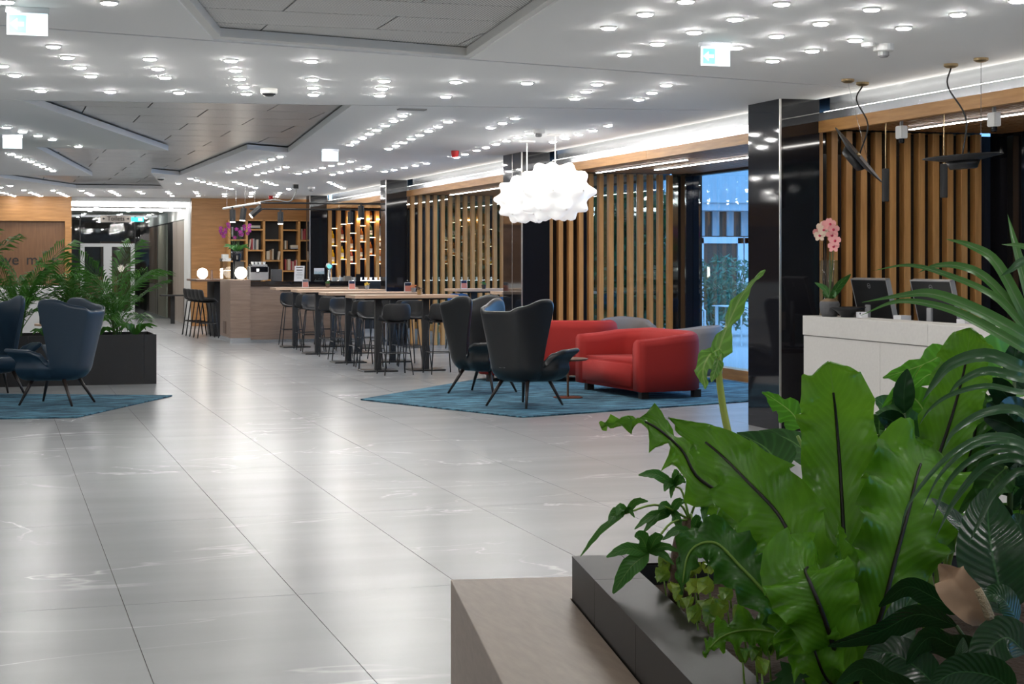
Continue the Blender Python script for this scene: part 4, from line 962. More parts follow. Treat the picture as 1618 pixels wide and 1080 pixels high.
def globe(x, y, z, r, label):
    e = tag(empty('globe_lamp', (x, y, z)), label, 'lamp'); MB().lathe([(.05, 0), (.05, .015), (.03, .02)], 16).build('base', 'brass', e)
    bm = bmesh.new(); bmesh.ops.create_uvsphere(bm, u_segments=24, v_segments=14, radius=r); me = bpy.data.meshes.new('globe'); bm.to_mesh(me); bm.free(); me.materials.append(MATS['globe']); me.polygons.foreach_set('use_smooth', [True] * len(me.polygons)); link('globe', me, e, (0, 0, r + .015))
globe(4.57, 32.15, 1.22, .118, 'glowing globe table lamp on the oak end of the bar counter')
globe(4.12, 34.6, 1.20, .112, 'glowing globe table lamp on the dark side table by the stools')
e = tag(MB().lathe([(.03, 0), (.022, .18), (.028, .20)], 12).build('pepper_mill', 'walnut'), 'slim dark grinder beside the globe lamp on the side table', 'grinder'); e.location = (4.36, 35.0, 1.2)
dsp = tag(empty('display_case', (4.50, 33.1, 1.22)), 'glass and steel display case with cups on the bar end', 'display case')
MB().box(-.17, -.02, -.12, .28, 0, .36).build('glass_box', 'clear_glass', dsp); MB().box(-.18, -.01, -.13, .29, .36, .42).build('lid', 'steel', dsp); MB().box(-.175, -.015, -.125, .285, .17, .18).build('shelf', 'steel', dsp)
MB().box(-.16, -.04, .0, .2, .42, .50).build('cup_stack', 'white_plastic', dsp)
cm = tag(empty('coffee_machine', (4.92, 32.45, 1.19)), 'steel espresso machine on the bar counter', 'coffee machine')
MB().box(-.16, .22, -.12, .25, .02, .30).build('body', 'steel', cm, bevel=.02); MB().box(-.14, .2, -.16, -.12, .18, .28).build('front_panel', 'black_gloss', cm); MB().box(-.12, .18, -.2, .2, .30, .33).build('cup_rail', 'steel', cm)
for q in range(4): MB().lathe([(.025, .33), (.032, .38)], 10, (-.08 + q * .075, 0, 0)).build('cup', 'white_plastic', cm)
MB().tube([(0, -.16, .2), (0, -.28, .17)], .012, 8).build('portafilter', 'black_matte', cm); MB().box(-.02, .02, -.165, -.16, .2, .24).build('display', 'spot_lens', cm)
tl_ = tag(empty('cash_terminal', (4.64, 32.75, 1.22)), 'dark screen terminal beside the globe lamp on the bar', 'terminal'); MB().box(-.1, .08, -.01, .02, .05, .36).build('screen', 'black_satin', tl_, bevel=.006); MB().box(-.06, .04, -.05, .08, 0, .05).build('foot', 'grey_plastic', tl_)
tag(bx('grinder_box', 5.22, 5.42, 32.4, 32.6, 1.19, 1.42, 'pot_grey', bevel=.01), 'grey box appliance between coffee machine and menu stand', 'appliance')
e = tag(empty('menu_stand', (5.72, 32.15, 1.19)), 'slanted white notice with printed lines on the bar counter', 'notice')
m = MB(); m.add([(-.11, 0, 0), (.09, 0, 0), (.12, .10, .30), (-.08, .10, .30), (-.11, .01, 0), (.09, .01, 0), (.12, .11, .30), (-.08, .11, .30)], [(0, 1, 2, 3), (4, 7, 6, 5), (0, 4, 5, 1), (3, 2, 6, 7), (0, 3, 7, 4), (1, 5, 6, 2)]); m.build('sheet', 'paper', e)
for z, a, h in ((.265, .07, .012), (.21, .06, .016), (.16, .05, .006), (.13, .07, .006), (.10, .07, .006), (.06, .05, .006)):
    m = MB(); sx = z * .1; y = z / 3 - .002; m.add([(-.01 - a + sx, y, z), (-.01 + a + sx, y, z), (-.01 + a + sx, y + h / 3, z + h), (-.01 - a + sx, y + h / 3, z + h)], [(0, 1, 2, 3)]); m.build('print_line', 'ink', e)
e = tag(empty('beer_tap', (6.32, 32.2, 1.19)), 'chrome beer tap with a round turquoise badge', 'beer tap')
MB().lathe([(.05, 0), (.05, .01), (.028, .02), (.028, .2), (.02, .24)], 16).build('column', 'steel', e, smooth=True)
m = MB(); m.lathe([(.065, -.02), (.07, 0), (.065, .02)], 22); m.v = [(x, z, .29 + y) for x, y, z in m.v]; m.build('badge_ring', 'steel', e, smooth=True)
m = MB(); m.lathe([(.045, 0), (.045, .004)], 18); m.v = [(x, -.022 - z, .29 + y) for x, y, z in m.v]; m.build('badge', 'sign_teal', e); MB().tube([(0, -.03, .18), (0, -.1, .17), (0, -.11, .12)], .01, 8).build('spout', 'steel', e)
wg = MB().lathe([(.03, 0), (.03, .003), (.004, .008), (.004, .08), (.03, .11), (.035, .15), (.028, .19)], 12).mesh('wine_glass', 'clear_glass', smooth=True)
for q in range(6): tag(link('wine_glass', wg, None, (6.08 + .07 * (q % 3), 32.3 + .09 * (q // 3), 1.19)), 'clear stemmed wine glass standing beside the beer tap', 'wine glass', 'wine glasses beside the beer tap')
cup = MB().lathe([(.025, 0), (.038, .07), (.034, .07), (.022, .006)], 12).mesh('cup', 'white_plastic')
for q in range(11): tag(link('coffee_cup', cup, None, (6.45 + .05 * q, 32.5 + .06 * (q % 3), 1.19)), 'white cup in the cluster on the bar counter', 'cup', 'white cups on the bar counter')
tag(bx('blue_carton', 6.62, 6.76, 32.15, 32.25, 1.19, 1.29, 'sign_grey', bevel=.004), 'small pale carton on the bar counter near the beer tap', 'carton')
tag(bx('picture_stand', 6.84, 6.93, 32.10, 32.12, 1.19, 1.33, 'black_satin'), 'little dark picture stand on the bar counter by the column', 'stand')
e = tag(MB().lathe([(.022, 0), (.03, .01), (.03, .06), (.01, .08), (.01, .11)], 10).build('soap_bottle', 'white_plastic'), 'small white pump bottle on the bar counter', 'bottle'); e.location = (6.52, 32.12, 1.19)
# purple orchid on the bar
po = tag(empty('orchid_vase', (4.60, 32.95, 1.22)), 'purple orchid in a tall dark vase on the bar end', 'potted plant')
MB().lathe([(.06, 0), (.05, .02), (.065, .3), (.10, .48), (.11, .56), (.10, .56), (.06, .35)], 20).build('vase', 'black_gloss', po, smooth=True)
v0 = Vector((4.60, 32.95, 1.76))
for q in range(9):
    a = q * .7; dd = Vector((math.cos(a), math.sin(a), 0)); leaf('leaf', 'heart_leaf_dark', po, [v0, v0 + dd * .14 + Vector((0, 0, .12)), v0 + dd * .27 + Vector((0, 0, .06 + .05 * (q % 3)))], .035, 'lance', roll=40, n=8, m=2)
for q, (dx, dz) in enumerate(((-.30, .42), (-.20, .50), (.12, .46), (.20, .48), (.02, .40))):
    tip = v0 + Vector((dx, 0, dz)); stem('flower_stem', 'stem_dark', po, [v0, v0 + Vector((dx * .4, 0, dz * .6)), tip], .006, .003, 8)
    for k in range(4): flower(po, tip + Vector((random.uniform(-.06, .06), random.uniform(-.05, .05), -.055 * k + .06)), .042, 'orchid_purple', 'orchid_heart', (random.uniform(-.4, .4), -1, random.uniform(-.2, .3)))

# bookshelf on the oak wall
bs = tag(empty('bookshelf', (6.4, 40.3, 0)), 'oak bookshelf with staggered black compartments on the far wall', 'bookshelf'); L = Vector(bs.location)
def sp2(name, *a):
    o = bx(name, *a, bs); o.location -= L; return o
X4 = lambda zx: slope(340 + zx / 6.75) * 40.15
def Z4(zy, Y=40.15): return CAMH + (HY - (300 + zy / 6.75)) * (Y * CS + 6.4 * SN) / F
cols = [150, 335, 520, 710, 895, 1035]
sp2('back_panel', X4(150), X4(1035), 40.46, 40.49, 0.9, Z4(320), 'black_matte')
for c in cols: sp2('upright', X4(c) - .028, X4(c) + .028, 40.12, 40.46, .0, Z4(320), 'oak')
sp2('top_board', X4(150), X4(1035), 40.12, 40.46, Z4(330), Z4(318), 'oak_h')
shelf_z = [[535, 760], [425, 645, 870], [535, 755, 960], [428, 645, 865], [538, 755, 960]]
for k, zs in enumerate(shelf_z):
    for z in zs: sp2('shelf', X4(cols[k]) + .028, X4(cols[k + 1]) - .028, 40.12, 40.46, Z4(z) - .018, Z4(z) + .018, 'oak_h')
for nm, c in (('book_cream', (.55, .48, .38)), ('book_red', (.35, .05, .06)), ('book_brown', (.28, .15, .07)), ('book_dark', (.05, .05, .07)), ('book_grey', (.35, .35, .36))): plain(nm, c, .7)
bc = {'book_cream': 'cream', 'book_red': 'red', 'book_brown': 'brown', 'book_dark': 'dark', 'book_grey': 'grey'}
rb = random.Random(5)
for zx, zy, seq in ((356, 637, 'c'), (385, 637, 'rg'), (432, 637, 'gc'), (548, 745, 'ccbbc'), (668, 745, 'c'), (742, 632, 'cb'), (922, 528, 'crr'), (745, 855, 'rbccrcr'), (850, 855, 'rc'), (985, 745, 'c'), (175, 500, 'g'), (280, 500, 'g')):
    x = X4(zx)
    for ch in seq:
        mat = {'c': 'book_cream', 'r': 'book_red', 'b': 'book_brown', 'g': 'book_grey'}[ch]; w = rb.uniform(.025, .042); h = rb.uniform(.20, .27)
        tilt = R(-8) if seq == 'c' else 0
        o = MB().box(0, w, -.08, .08, 0, h).build('book', mat); o.location = (x, 40.24, Z4(zy) + .004); o.rotation_euler = (0, -tilt, 0)
        tag(o, bc[mat] + ' book standing on a shelf of the oak bookshelf', 'book', 'books in the oak bookshelf'); x += w + .003
for zx, zy, n in ((375, 408, 2), (805, 628, 3)):
    for q in range(n):
        o = MB().box(0, .24, -.09, .09, 0, .03).build('book', 'book_cream' if q else 'book_grey'); o.location = (X4(zx), 40.24, Z4(zy) + .004 + q * .031); tag(o, 'book lying flat in a small pile on the oak bookshelf', 'book', 'flat books in the bookshelf')
# back bar: oak posts, glass shelves, bottles
bb = tag(empty('back_bar', (8.1, 38.0, 0)), 'back bar of oak posts with glass shelves of lit bottles', 'shelving'); L = Vector(bb.location)
def bbp(name, *a):
    o = bx(name, *a, bb); o.location -= L; return o
X5 = lambda zx: slope(490 + zx / 6.753) * 38.0
def Z5(zy): return CAMH + (HY - (310 + zy / 6.753)) * (38.1 * CS + 8 * SN) / F
posts = [212, 310, 410, 515, 617, 720]
for c in posts: bbp('post', X5(c) - .042, X5(c) + .042, 38.0, 38.2, 0, 2.80, 'oak')
bbp('back_glass', X5(195), 9.4, 38.36, 38.38, 0.9, 2.80, 'navy_panel'); bbp('counter', X5(195), 9.4, 37.8, 38.4, 0, 1.12, 'black_matte')
bbp('counter_light', X5(195), 9.3, 37.86, 37.90, 1.121, 1.13, 'led_soft')
shz = [(525, 720, 340), (480, 668, 295), (575, 712, 390), (480, 665, 310), (435, 625, 270), (460, 560, 715)]
bot = {}
for k, (c, cap, nm) in enumerate((((.40, .12, .02), 'ink', 'amber'), ((.04, .10, .04), 'ink', 'green'), ((.62, .60, .55), 'red_plastic', 'clear'), ((.62, .42, .02), 'ink', 'yellow'), ((.22, .03, .02), 'brass', 'dark red'))):
    plain('liquor_%d' % k, c, .08, 0, .6)
    me1 = MB().lathe([(.038, 0), (.042, .01), (.042, .15), (.034, .185), (.014, .21), (.013, .25)], 12).mesh('glass_body', 'liquor_%d' % k, smooth=True); me2 = MB().lathe([(.0425, .04), (.0425, .12)], 12).mesh('label', 'paper', smooth=True); me3 = MB().lathe([(.015, .25), (.015, .28)], 10).mesh('cap', cap)
    bot[k] = (me1, me2, me3, nm)
rb = random.Random(11)
for k in range(6):
    a = X5(posts[k]) + .045; c = X5(posts[k + 1]) - .045 if k < 5 else a + .14
    for zy in shz[k]:
        z = Z5(zy); bbp('glass_shelf', a, c, 38.02, 38.34, z - .006, z + .006, 'clear_glass'); bbp('shelf_edge', a, c, 38.012, 38.02, z - .006, z + .006, 'white_paint'); bbp('added_shelf_light', a, c, 38.05, 38.08, z - .012, z - .007, 'shelf_glow')  # glowing strips added under the shelves to brighten the bottles
        if zy < 400 and k not in (4, 5): continue
        x = a + .05
        while x < c - .03:
            q = rb.randrange(5); e = tag(empty('liquor_bottle', (x, 38.12 + rb.random() * .1, z + .006)), bot[q][3] + ' liquor bottle on a glass shelf of the back bar', 'bottle', 'bottles on the back bar shelves')
            for nm, me in zip(('glass_body', 'label', 'cap'), bot[q][:3]): link(nm, me, e)
            e.scale = (1.2, 1.2, rb.uniform(1.15, 1.4))
            x += rb.uniform(.11, .13)
for c in posts[2:]: bbp('post_light', X5(c) - .03, X5(c) + .03, 37.93, 37.97, 2.55, 2.58, 'bar_glow')
for q in range(14): tag(link('coffee_cup', cup, None, (7.6 + .12 * q, 37.95, 1.13)), 'white cup in the row under the back bar shelves', 'cup', 'white cups on the back bar')
tag(bx('wall_notice', 7.1, 7.34, 37.985, 37.995, 1.28, 1.42, 'paper'), 'white paper notice on the black column behind the bar', 'notice')
# track lights over the bar
tr = tag(empty('track_light', (6, 33, 2.74)), 'black tube lighting frame with spotlights hanging over the bar', 'track light'); L = Vector(tr.location)
def tt(name, pts, r, mat): return MB().tube([Vector(p) - L for p in pts], r, 8).build(name, mat, tr)
tt('front_tube', [(5.02, 32.6, 2.74), (7.6, 32.6, 2.74)], .018, 'black_matte'); tt('rear_tube', [(5.1, 34.6, 2.68), (8.0, 34.6, 2.68)], .018, 'black_matte'); tt('cross_bar', [(4.55, 34.6, 2.68), (5.02, 32.6, 2.74)], .024, 'white_paint')
for x, y in ((4.6, 34.4), (4.72, 33.9), (4.83, 33.4), (4.95, 32.9), (7.0, 34.6)): tt('hanger', [(x, y, 2.71), (x, y, CEIL)], .003, 'steel')
tt('power_cord', spline([(5.02, 32.6, 2.76), (5.3, 32.6, 2.80), (5.6, 32.6, 2.77), (5.72, 32.6, 2.95), (5.72, 32.6, CEIL)], 14), .012, 'grey_plastic')
MB().box(-.05, .05, -.05, .05, 0, .08).build('ceiling_box', 'black_matte', tr).location = Vector((5.72, 32.6, CEIL - .08)) - L
for (x, y, z, dx, dy) in ((4.66, 34.0, 2.64, 0, -.02), (4.82, 33.5, 2.66, -.03, 0), (5.08, 33.0, 2.66, -.19, 0), (5.75, 34.6, 2.62, .0, 0), (7.05, 32.6, 2.70, 0, 0), (7.25, 34.6, 2.64, 0, 0)):
    p0 = Vector((x, y, z)); p1 = p0 + Vector((dx, dy, -.25 if not abs(dx) > .1 else -.17))
    sh = tt('spot_head', [p0, p1], .062, 'black_matte'); dd = (p1 - p0).normalized()
    MB().tube([p1 + dd * .001 - L, p1 + dd * .006 - L], .052, 12).build('spot_lens', 'spot_lens', sh); MB().tube([p0 - L, p0 - L + Vector((0, 0, .06))], .02, 8).build('spot_mount', 'black_matte', sh)
# bistro table by the marble wall
e = tag(empty('bistro_table', (4.28, 42.2, 0)), 'small dark table against the marble corridor wall', 'table'); MB().box(-.3, .28, -.3, .3, .70, .73).build('top', 'black_matte', e); MB().box(-.05, .05, -.05, .05, 0, .70).build('leg', 'black_matte', e)
# hanging toilets sign
e = tag(empty('hanging_sign', (slope(183) * 42.3, 42.3, 2.55)), 'grey hanging sign reading Toilets with pictograms', 'sign')
MB().box(-.375, .375, -.03, .03, 0, .17).build('board', 'sign_grey', e); MB().box(-.375, .375, -.035, .035, -.01, 0).build('lower_edge', 'black_matte', e)
for x in (-.2, .1): MB().tube([(x, 0, .17), (x, 0, .36)], .006, 6).build('hanger', 'black_matte', e)
o = link('lettering', text_mesh('lettering', 'Toilets', .155, 'ink'), e, (0, -.032, .09)); o.rotation_euler = (R(90), 0, 0)
for x, s in ((-.3, 1), (.3, -1)):
    m = MB(); m.add([(x + s * a, -.032, .09 + b_) for a, b_ in ((-.03, 0), (.0, .035), (.0, .012), (.035, .012), (.035, -.012), (0, -.012), (0, -.035))], [(0, 1, 2, 3, 4, 5, 6)]); m.build('arrow', 'ink', e)
# ================================================================ PALM PLANTER, LEFT
pl = tag(empty('planter_box', (0, 22.2, 0)), 'long black planter box holding the palms', 'planter')
for a, b_ in ((-3.0, -1.2), (-1.2, .4), (.4, 1.84), (1.84, 2.0)): MB().box(a + .002, b_ - .002, -.46, -.43, 0, .64).build('front_panel', 'planter_black', pl)
MB().box(1.97, 2.0, -.43, .5, 0, .64).build('end_panel', 'planter_black', pl); MB().box(-3, -2.97, -.43, .5, 0, .64).build('end_panel', 'planter_black', pl); MB().box(-3, 2, .47, .5, 0, .64).build('back_panel', 'planter_black', pl); MB().box(-2.97, 1.97, -.43, .47, 0, .60).build('soil', 'soil', pl)
def frond_mesh(length, droop, seed, nl=24, lw=.015):
    """feather palm frond growing along +X and up, leaflets both sides"""
    rn = random.Random(seed); vs, fs, uv = [], [], []
    pts = []
    for i in range(13):
        t = i / 12; ang = R(80) - t * droop; 
        pts.append(Vector((0, 0, 0)) if i == 0 else pts[-1] + Vector((math.cos(ang), 0, math.sin(ang))) * (length / 12))
    m = MB(); m.tube(pts, [.008 * (1 - .8 * i / 12) for i in range(13)], 5)
    vs = list(m.v); fs = list(m.f)
    for k in range(nl):
        t = .26 + .72 * k / (nl - 1); f = t * 12; i = min(11, int(f)); p = pts[i].lerp(pts[i + 1], f - i); d = (pts[i + 1] - pts[i]).normalized()
        ll = length * .30 * math.sin(math.pi * min(1, .22 + .70 * (1 - (t - .26) / .74))) + .04
        for sg in (-1, 1):
            out = (Vector((0, sg, 0)) * .80 + d * .72 + Vector((0, 0, rn.uniform(-.05, .25)))).normalized()
            q1 = p + out * ll * .5 + Vector((0, 0, .02)); q2 = p + out * ll + Vector((0, 0, -.16 * ll - rn.random() * .04))
            wd = d * lw
            o = len(vs); vs += [tuple(p), tuple(q1 + wd), tuple(q2), tuple(q1 - wd)]; fs.append((o, o + 1, o + 2, o + 3))
    me = bpy.data.meshes.new('frond'); me.from_pydata(vs, [], fs); me.materials.append(MATS['palm_leaf']); me.uv_layers.new(name='UVMap'); me.update()
    return me
fr_mes = [frond_mesh(1.15, R(80), 1), frond_mesh(1.0, R(60), 2), frond_mesh(.85, R(95), 3), frond_mesh(1.2, R(48), 4), frond_mesh(.7, R(40), 5)]
def palm(x, y, h, n, seed, label):
    e = tag(empty('areca_palm', (x, y, .60)), label, 'palm', 'areca palms in the black planter'); rn = random.Random(seed)
    for k in range(5):
        a = rn.random() * 6.28; MB().tube([(.03 * math.cos(a), .03 * math.sin(a), 0), (.08 * math.cos(a), .08 * math.sin(a), .30 * h)], [.012, .008], 6).build('stalk', 'stem_dark', e)
    for k in range(n):
        o = link('frond', fr_mes[rn.randrange(5)], e, (rn.uniform(-.05, .05), rn.uniform(-.05, .05), rn.uniform(.0, .22) * h)); o.rotation_euler = (rn.uniform(-.15, .15), rn.uniform(-.35, .30), k * 6.283 / n * 3.7 + rn.uniform(-.4, .4)); s = h * rn.uniform(.72, 1.05); o.scale = (s, s, s)
palm(.30, 22.1, 1.02, 18, 1, 'bushy areca palm by the lettering wall end of the planter'); palm(.98, 22.25, .92, 17, 2, 'bushy areca palm in the middle of the black planter'); palm(1.52, 22.1, .98, 20, 3, 'bushy areca palm at the corridor end of the planter'); palm(-.5, 22.2, 1.1, 18, 4, 'areca palm farthest along the planter from the corridor')
def small_fern(x, y, z, r, n, seed, label, mat='palm_leaf'):
    e = tag(empty('small_fern', (x, y, z)), label, 'plant'); rn = random.Random(seed); b0 = Vector((x, y, z))
    for k in range(n):
        a = k * 6.283 / n + rn.uniform(-.2, .2); l = r * rn.uniform(.8, 1.15); dd = Vector((math.cos(a), math.sin(a), 0))
        leaf('leaf', mat, e, [b0, b0 + dd * l * .5 + Vector((0, 0, r * .62)), b0 + dd * l + Vector((0, 0, r * rn.uniform(.25, .6)))], .022, 'lance', roll=30, n=7, m=1)
small_fern(1.75, 22.0, .60, .26, 14, 1, 'low leafy fern at the corridor end of the black planter'); small_fern(.62, 21.95, .60, .18, 12, 2, 'low green plant behind the blue wing chair'); small_fern(1.28, 21.95, .60, .20, 12, 3, 'low leafy fern between two palms')
# small table with lantern behind the planter
e = tag(empty('lantern_table', (.92, 24.6, 0)), 'round oak table with a lantern behind the palm planter', 'table'); MB().lathe([(.38, .66), (.38, .69)], 30).build('top', 'table_oak', e); MB().lathe([(.22, 0), (.22, .015), (.03, .03), (.03, .66)], 16).build('pedestal', 'black_matte', e)
e = tag(empty('lantern', (.72, 24.55, .69)), 'dark house-shaped lantern on the oak table behind the planter', 'lantern')
MB().box(-.11, .11, -.11, .11, 0, .02).build('base', 'black_matte', e); MB().box(-.10, .10, -.10, .10, .02, .25).build('glass_box', 'clear_glass', e)
for sx in (-1, 1):
    for sy in (-1, 1): MB().box(sx * .1 - .01, sx * .1 + .01, sy * .1 - .01, sy * .1 + .01, .02, .26).build('post', 'black_matte', e)
m = MB(); m.add([(-.13, -.13, .25), (.13, -.13, .25), (.13, .13, .25), (-.13, .13, .25), (0, -.05, .36), (0, .05, .36)], [(0, 1, 4), (1, 2, 5, 4), (2, 3, 5), (3, 0, 4, 5), (0, 3, 2, 1)]); m.build('roof', 'leather_blue', e)
e = tag(MB().lathe([(.05, 0), (.06, .06), (.04, .1), (.02, .12)], 12).build('gold_ornament', 'brass'), 'small gold ornament beside the lantern', 'ornament'); e.location = (.98, 24.5, .69)
e = tag(empty('water_bottle', (1.02, 24.62, .69)), 'clear bottle beside the lantern and gold ornament', 'bottle'); MB().lathe([(.04, 0), (.04, .2), (.018, .27), (.018, .30)], 12).build('body', 'liquor_2', e, smooth=True); MB().lathe([(.02, .30), (.02, .33)], 10).build('cap', 'white_plastic', e)
tag(bx('white_counter', -2.5, 1.3, 36.6, 37.4, 0, .98, 'white_desk', bevel=.01), 'low white counter far behind the palms', 'counter')

# ================================================================ FOREGROUND BENCH AND PLANTER
AX = Vector((.171, .985)); BX = Vector((.985, -.171))
O0 = Vector((1.79, 5.045)); PH = .64
def loc(u, v): p = O0 + BX * u - AX * v; return (p.x, p.y)     # u across to the right, v towards the camera
be = tag(empty('bench', (*loc(-.18, 1.2), 0)), 'pale oak bench against the dark metal planter', 'bench')
def lp(poly, z0, z1, nm, mat, par, bevel=0):
    c = par.location; return MB().prism([(loc(u, v)[0] - c.x, loc(u, v)[1] - c.y) for u, v in poly], z0 - c.z, z1 - c.z).build(nm, mat, par, bevel=bevel, seg=1)
lp([(-.36, -.374), (.30, -.374), (.30, -.006), (-.004, -.006), (-.004, 2.6), (-.36, 2.6)], .0, .50, 'body', 'bench_oak', be, .002)
pt = tag(empty('metal_planter', (*loc(.9, 1.2), 0)), 'dark bronze metal planter crowded with green plants', 'planter')
PW, PD, RW = 1.9, 2.7, .16
for a, b_ in ((0, .40), (.40, 1.0), (1.0, 1.75), (1.75, PD)):
    lp([(0, a + .0015), (.02, a + .0015), (.02, b_ - .0015), (0, b_ - .0015)], 0, PH - .004, 'side_panel', 'planter_metal', pt)
for a, b_ in ((0, .40), (.40, PD)): lp([(-.001, a + .0015), (RW, a + (.0015 if a else 0)), (RW, b_), (-.001, b_ - .0015)], PH - .006, PH, 'top_cap', 'planter_metal', pt)
lp([(RW + .002, 0), (PW, 0), (PW, RW), (RW + .002, RW)], PH - .006, PH, 'top_cap', 'planter_metal', pt)
lp([(.02, 0), (PW, 0), (PW, .02), (.02, .02)], 0, PH - .006, 'end_panel', 'planter_metal', pt); lp([(RW - .02, RW - .02), (RW, RW - .02), (RW, PD), (RW - .02, PD)], .4, PH - .006, 'inner_lip', 'black_matte', pt); lp([(RW, RW - .02), (PW, RW - .02), (PW, RW), (RW, RW)], .4, PH - .006, 'inner_lip', 'black_matte', pt)
lp([(PW - .02, 0.02), (PW, .02), (PW, PD), (PW - .02, PD)], 0, PH - .006, 'side_panel', 'planter_metal', pt)
# uneven soil
sm = MB(); NU, NV = 36, 50; c = pt.location
for i in range(NU + 1):
    for j in range(NV + 1):
        u = RW + (PW - RW - .02) * i / NU; v = RW + (PD - RW) * j / NV; p = loc(u, v); z = .575 + .022 * noise.noise(Vector((p[0] * 6, p[1] * 6, 0))) + .012 * noise.noise(Vector((p[0] * 25, p[1] * 25, 3)))
        sm.v.append((p[0] - c.x, p[1] - c.y, z))
sm.f = [(i * (NV + 1) + j, (i + 1) * (NV + 1) + j, (i + 1) * (NV + 1) + j + 1, i * (NV + 1) + j + 1) for i in range(NU) for j in range(NV)]; sm.m = [0] * len(sm.f)
sm.build('soil', 'soil', pt, smooth=True)

def plant(name, x, y, Z, label, cat='plant'):
    p = P(x, y, Z); return tag(empty(name, (p.x, p.y, .575)), label, cat)
def cr(cx, cy): return (900 + cx * .611, 420 + cy * .611)       # close-up study coordinates -> frame
def PP(*pts): return [P(*(cr(a, b_)), z) for a, b_, z in pts]
K = .611 / F                                                       # close-up pixel -> metres per metre of distance
# ---- bird's nest fern
fern = plant('birds_nest_fern', 1330, 1120, 3.85, 'large bird\'s nest fern with wavy bright green fronds in the metal planter')
def frond(pts, wpx, kind='fern', mat='fern_leaf', Z=4.0, mid=(.0065, .74), **k): return leaf('frond', mat, fern, PP(*pts), wpx * K * Z, kind, mid=mid, n=42, m=8, **k)
B = (712, 1110, 3.85)
frond([B, (716, 900, 3.9), (705, 620, 4.02), (690, 400, 4.08), (672, 248, 4.02)], 100, 'fern', roll=8, wave=.032, freq=6, fold=.12, seed=1)
frond([B, (668, 940, 3.78), (600, 770, 3.80), (545, 650, 3.86), (465, 562, 3.95), (370, 470, 4.10), (258, 392, 4.2)], 108, 'fernpt', roll=-14, wave=.037, freq=7, fold=.10, seed=2)
frond([B, (640, 950, 3.95), (510, 735, 4.1), (420, 612, 4.15), (330, 545, 4.15), (285, 470, 4.2), (190, 402, 4.25), (80, 415, 4.3)], 66, 'fernpt', rolls=(5, 60), wave=.043, freq=8, fold=.12, seed=3)
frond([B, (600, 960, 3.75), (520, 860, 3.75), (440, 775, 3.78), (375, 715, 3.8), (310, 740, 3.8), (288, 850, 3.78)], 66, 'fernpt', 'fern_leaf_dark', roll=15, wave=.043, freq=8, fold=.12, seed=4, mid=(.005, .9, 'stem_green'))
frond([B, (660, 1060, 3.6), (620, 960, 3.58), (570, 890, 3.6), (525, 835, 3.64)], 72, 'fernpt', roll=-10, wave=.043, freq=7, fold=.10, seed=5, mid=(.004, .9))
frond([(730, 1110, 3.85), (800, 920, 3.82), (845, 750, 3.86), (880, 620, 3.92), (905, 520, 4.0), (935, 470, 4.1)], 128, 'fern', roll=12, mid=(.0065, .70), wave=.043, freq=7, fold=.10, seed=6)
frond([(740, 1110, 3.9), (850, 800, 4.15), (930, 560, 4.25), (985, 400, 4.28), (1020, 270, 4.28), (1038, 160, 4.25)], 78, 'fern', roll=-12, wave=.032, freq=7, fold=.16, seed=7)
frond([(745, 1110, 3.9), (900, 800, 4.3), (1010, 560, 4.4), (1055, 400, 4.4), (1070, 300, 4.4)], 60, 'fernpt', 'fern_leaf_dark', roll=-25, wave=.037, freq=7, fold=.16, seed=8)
frond([B, (690, 1010, 3.6), (655, 900, 3.55), (625, 825, 3.56), (610, 785, 3.64), (640, 770, 3.72)], 104, 'fern', roll=5, wave=.027, freq=6, fold=.08, seed=9)
frond([(715, 1060, 3.7), (712, 850, 3.78), (700, 740, 3.8), (695, 665, 3.8)], 26, 'lance', roll=30, wave=.010, freq=5, fold=.9, seed=10, mid=None)
frond([(690, 1110, 3.7), (640, 1040, 3.72), (560, 960, 3.75), (480, 940, 3.78), (400, 955, 3.78), (345, 1005, 3.76)], 52, 'fernpt', roll=25, wave=.043, freq=8, fold=.1, seed=11, mid=(.004, .9, 'stem_green'))
frond([(690, 1110, 3.95), (560, 900, 4.05), (470, 740, 4.15), (400, 660, 4.2), (370, 600, 4.2)], 70, 'fernpt', roll=-20, wave=.032, freq=7, fold=.12, seed=12)
frond([(740, 1110, 3.9), (690, 820, 4.2), (740, 640, 4.3), (800, 480, 4.35), (820, 420, 4.35)], 66, 'fernpt', 'fern_leaf_dark', roll=20, wave=.032, freq=7, fold=.12, seed=13)
# ---- taro with one upright leaf and broad leaves
taro = plant('taro_plant', 1220, 900, 4.6, 'taro plant with one tall upright pale green leaf and broad dark leaves')
def hl(par, mat, pts, wpx, Z, **k): k.setdefault('kind', 'heart'); k.setdefault('fold', .12); k.setdefault('n', 18); return leaf('leaf', mat, par, PP(*pts), wpx * K * Z, **k)
stem('leaf_stalk', 'stem_yellow', taro, PP((560, 800, 4.6), (450, 560, 4.65), (408, 420, 4.7), (388, 300, 4.72), (384, 215, 4.72)), .013, .009, 16)
hl(taro, 'taro_leaf', [(372, 275, 4.70), (384, 220, 4.72), (410, 150, 4.75), (450, 70, 4.8), (505, 10, 4.85)], 56, 4.7, roll=68, wave=.012, freq=3, m=8)
hl(taro, 'taro_leaf', [(388, 215, 4.71), (362, 230, 4.66), (345, 270, 4.62), (352, 318, 4.6)], 24, 4.7, kind='lance', roll=30, wave=.008, freq=3)
hl(taro, 'taro_leaf', [(390, 218, 4.73), (380, 260, 4.70), (366, 300, 4.68)], 16, 4.7, kind='lance', roll=-20, wave=.006, freq=3)
stem('leaf_stalk', 'stem_green', taro, PP((600, 800, 4.5), (598, 640, 4.52), (570, 565, 4.55), (545, 525, 4.58)), .009, .006)
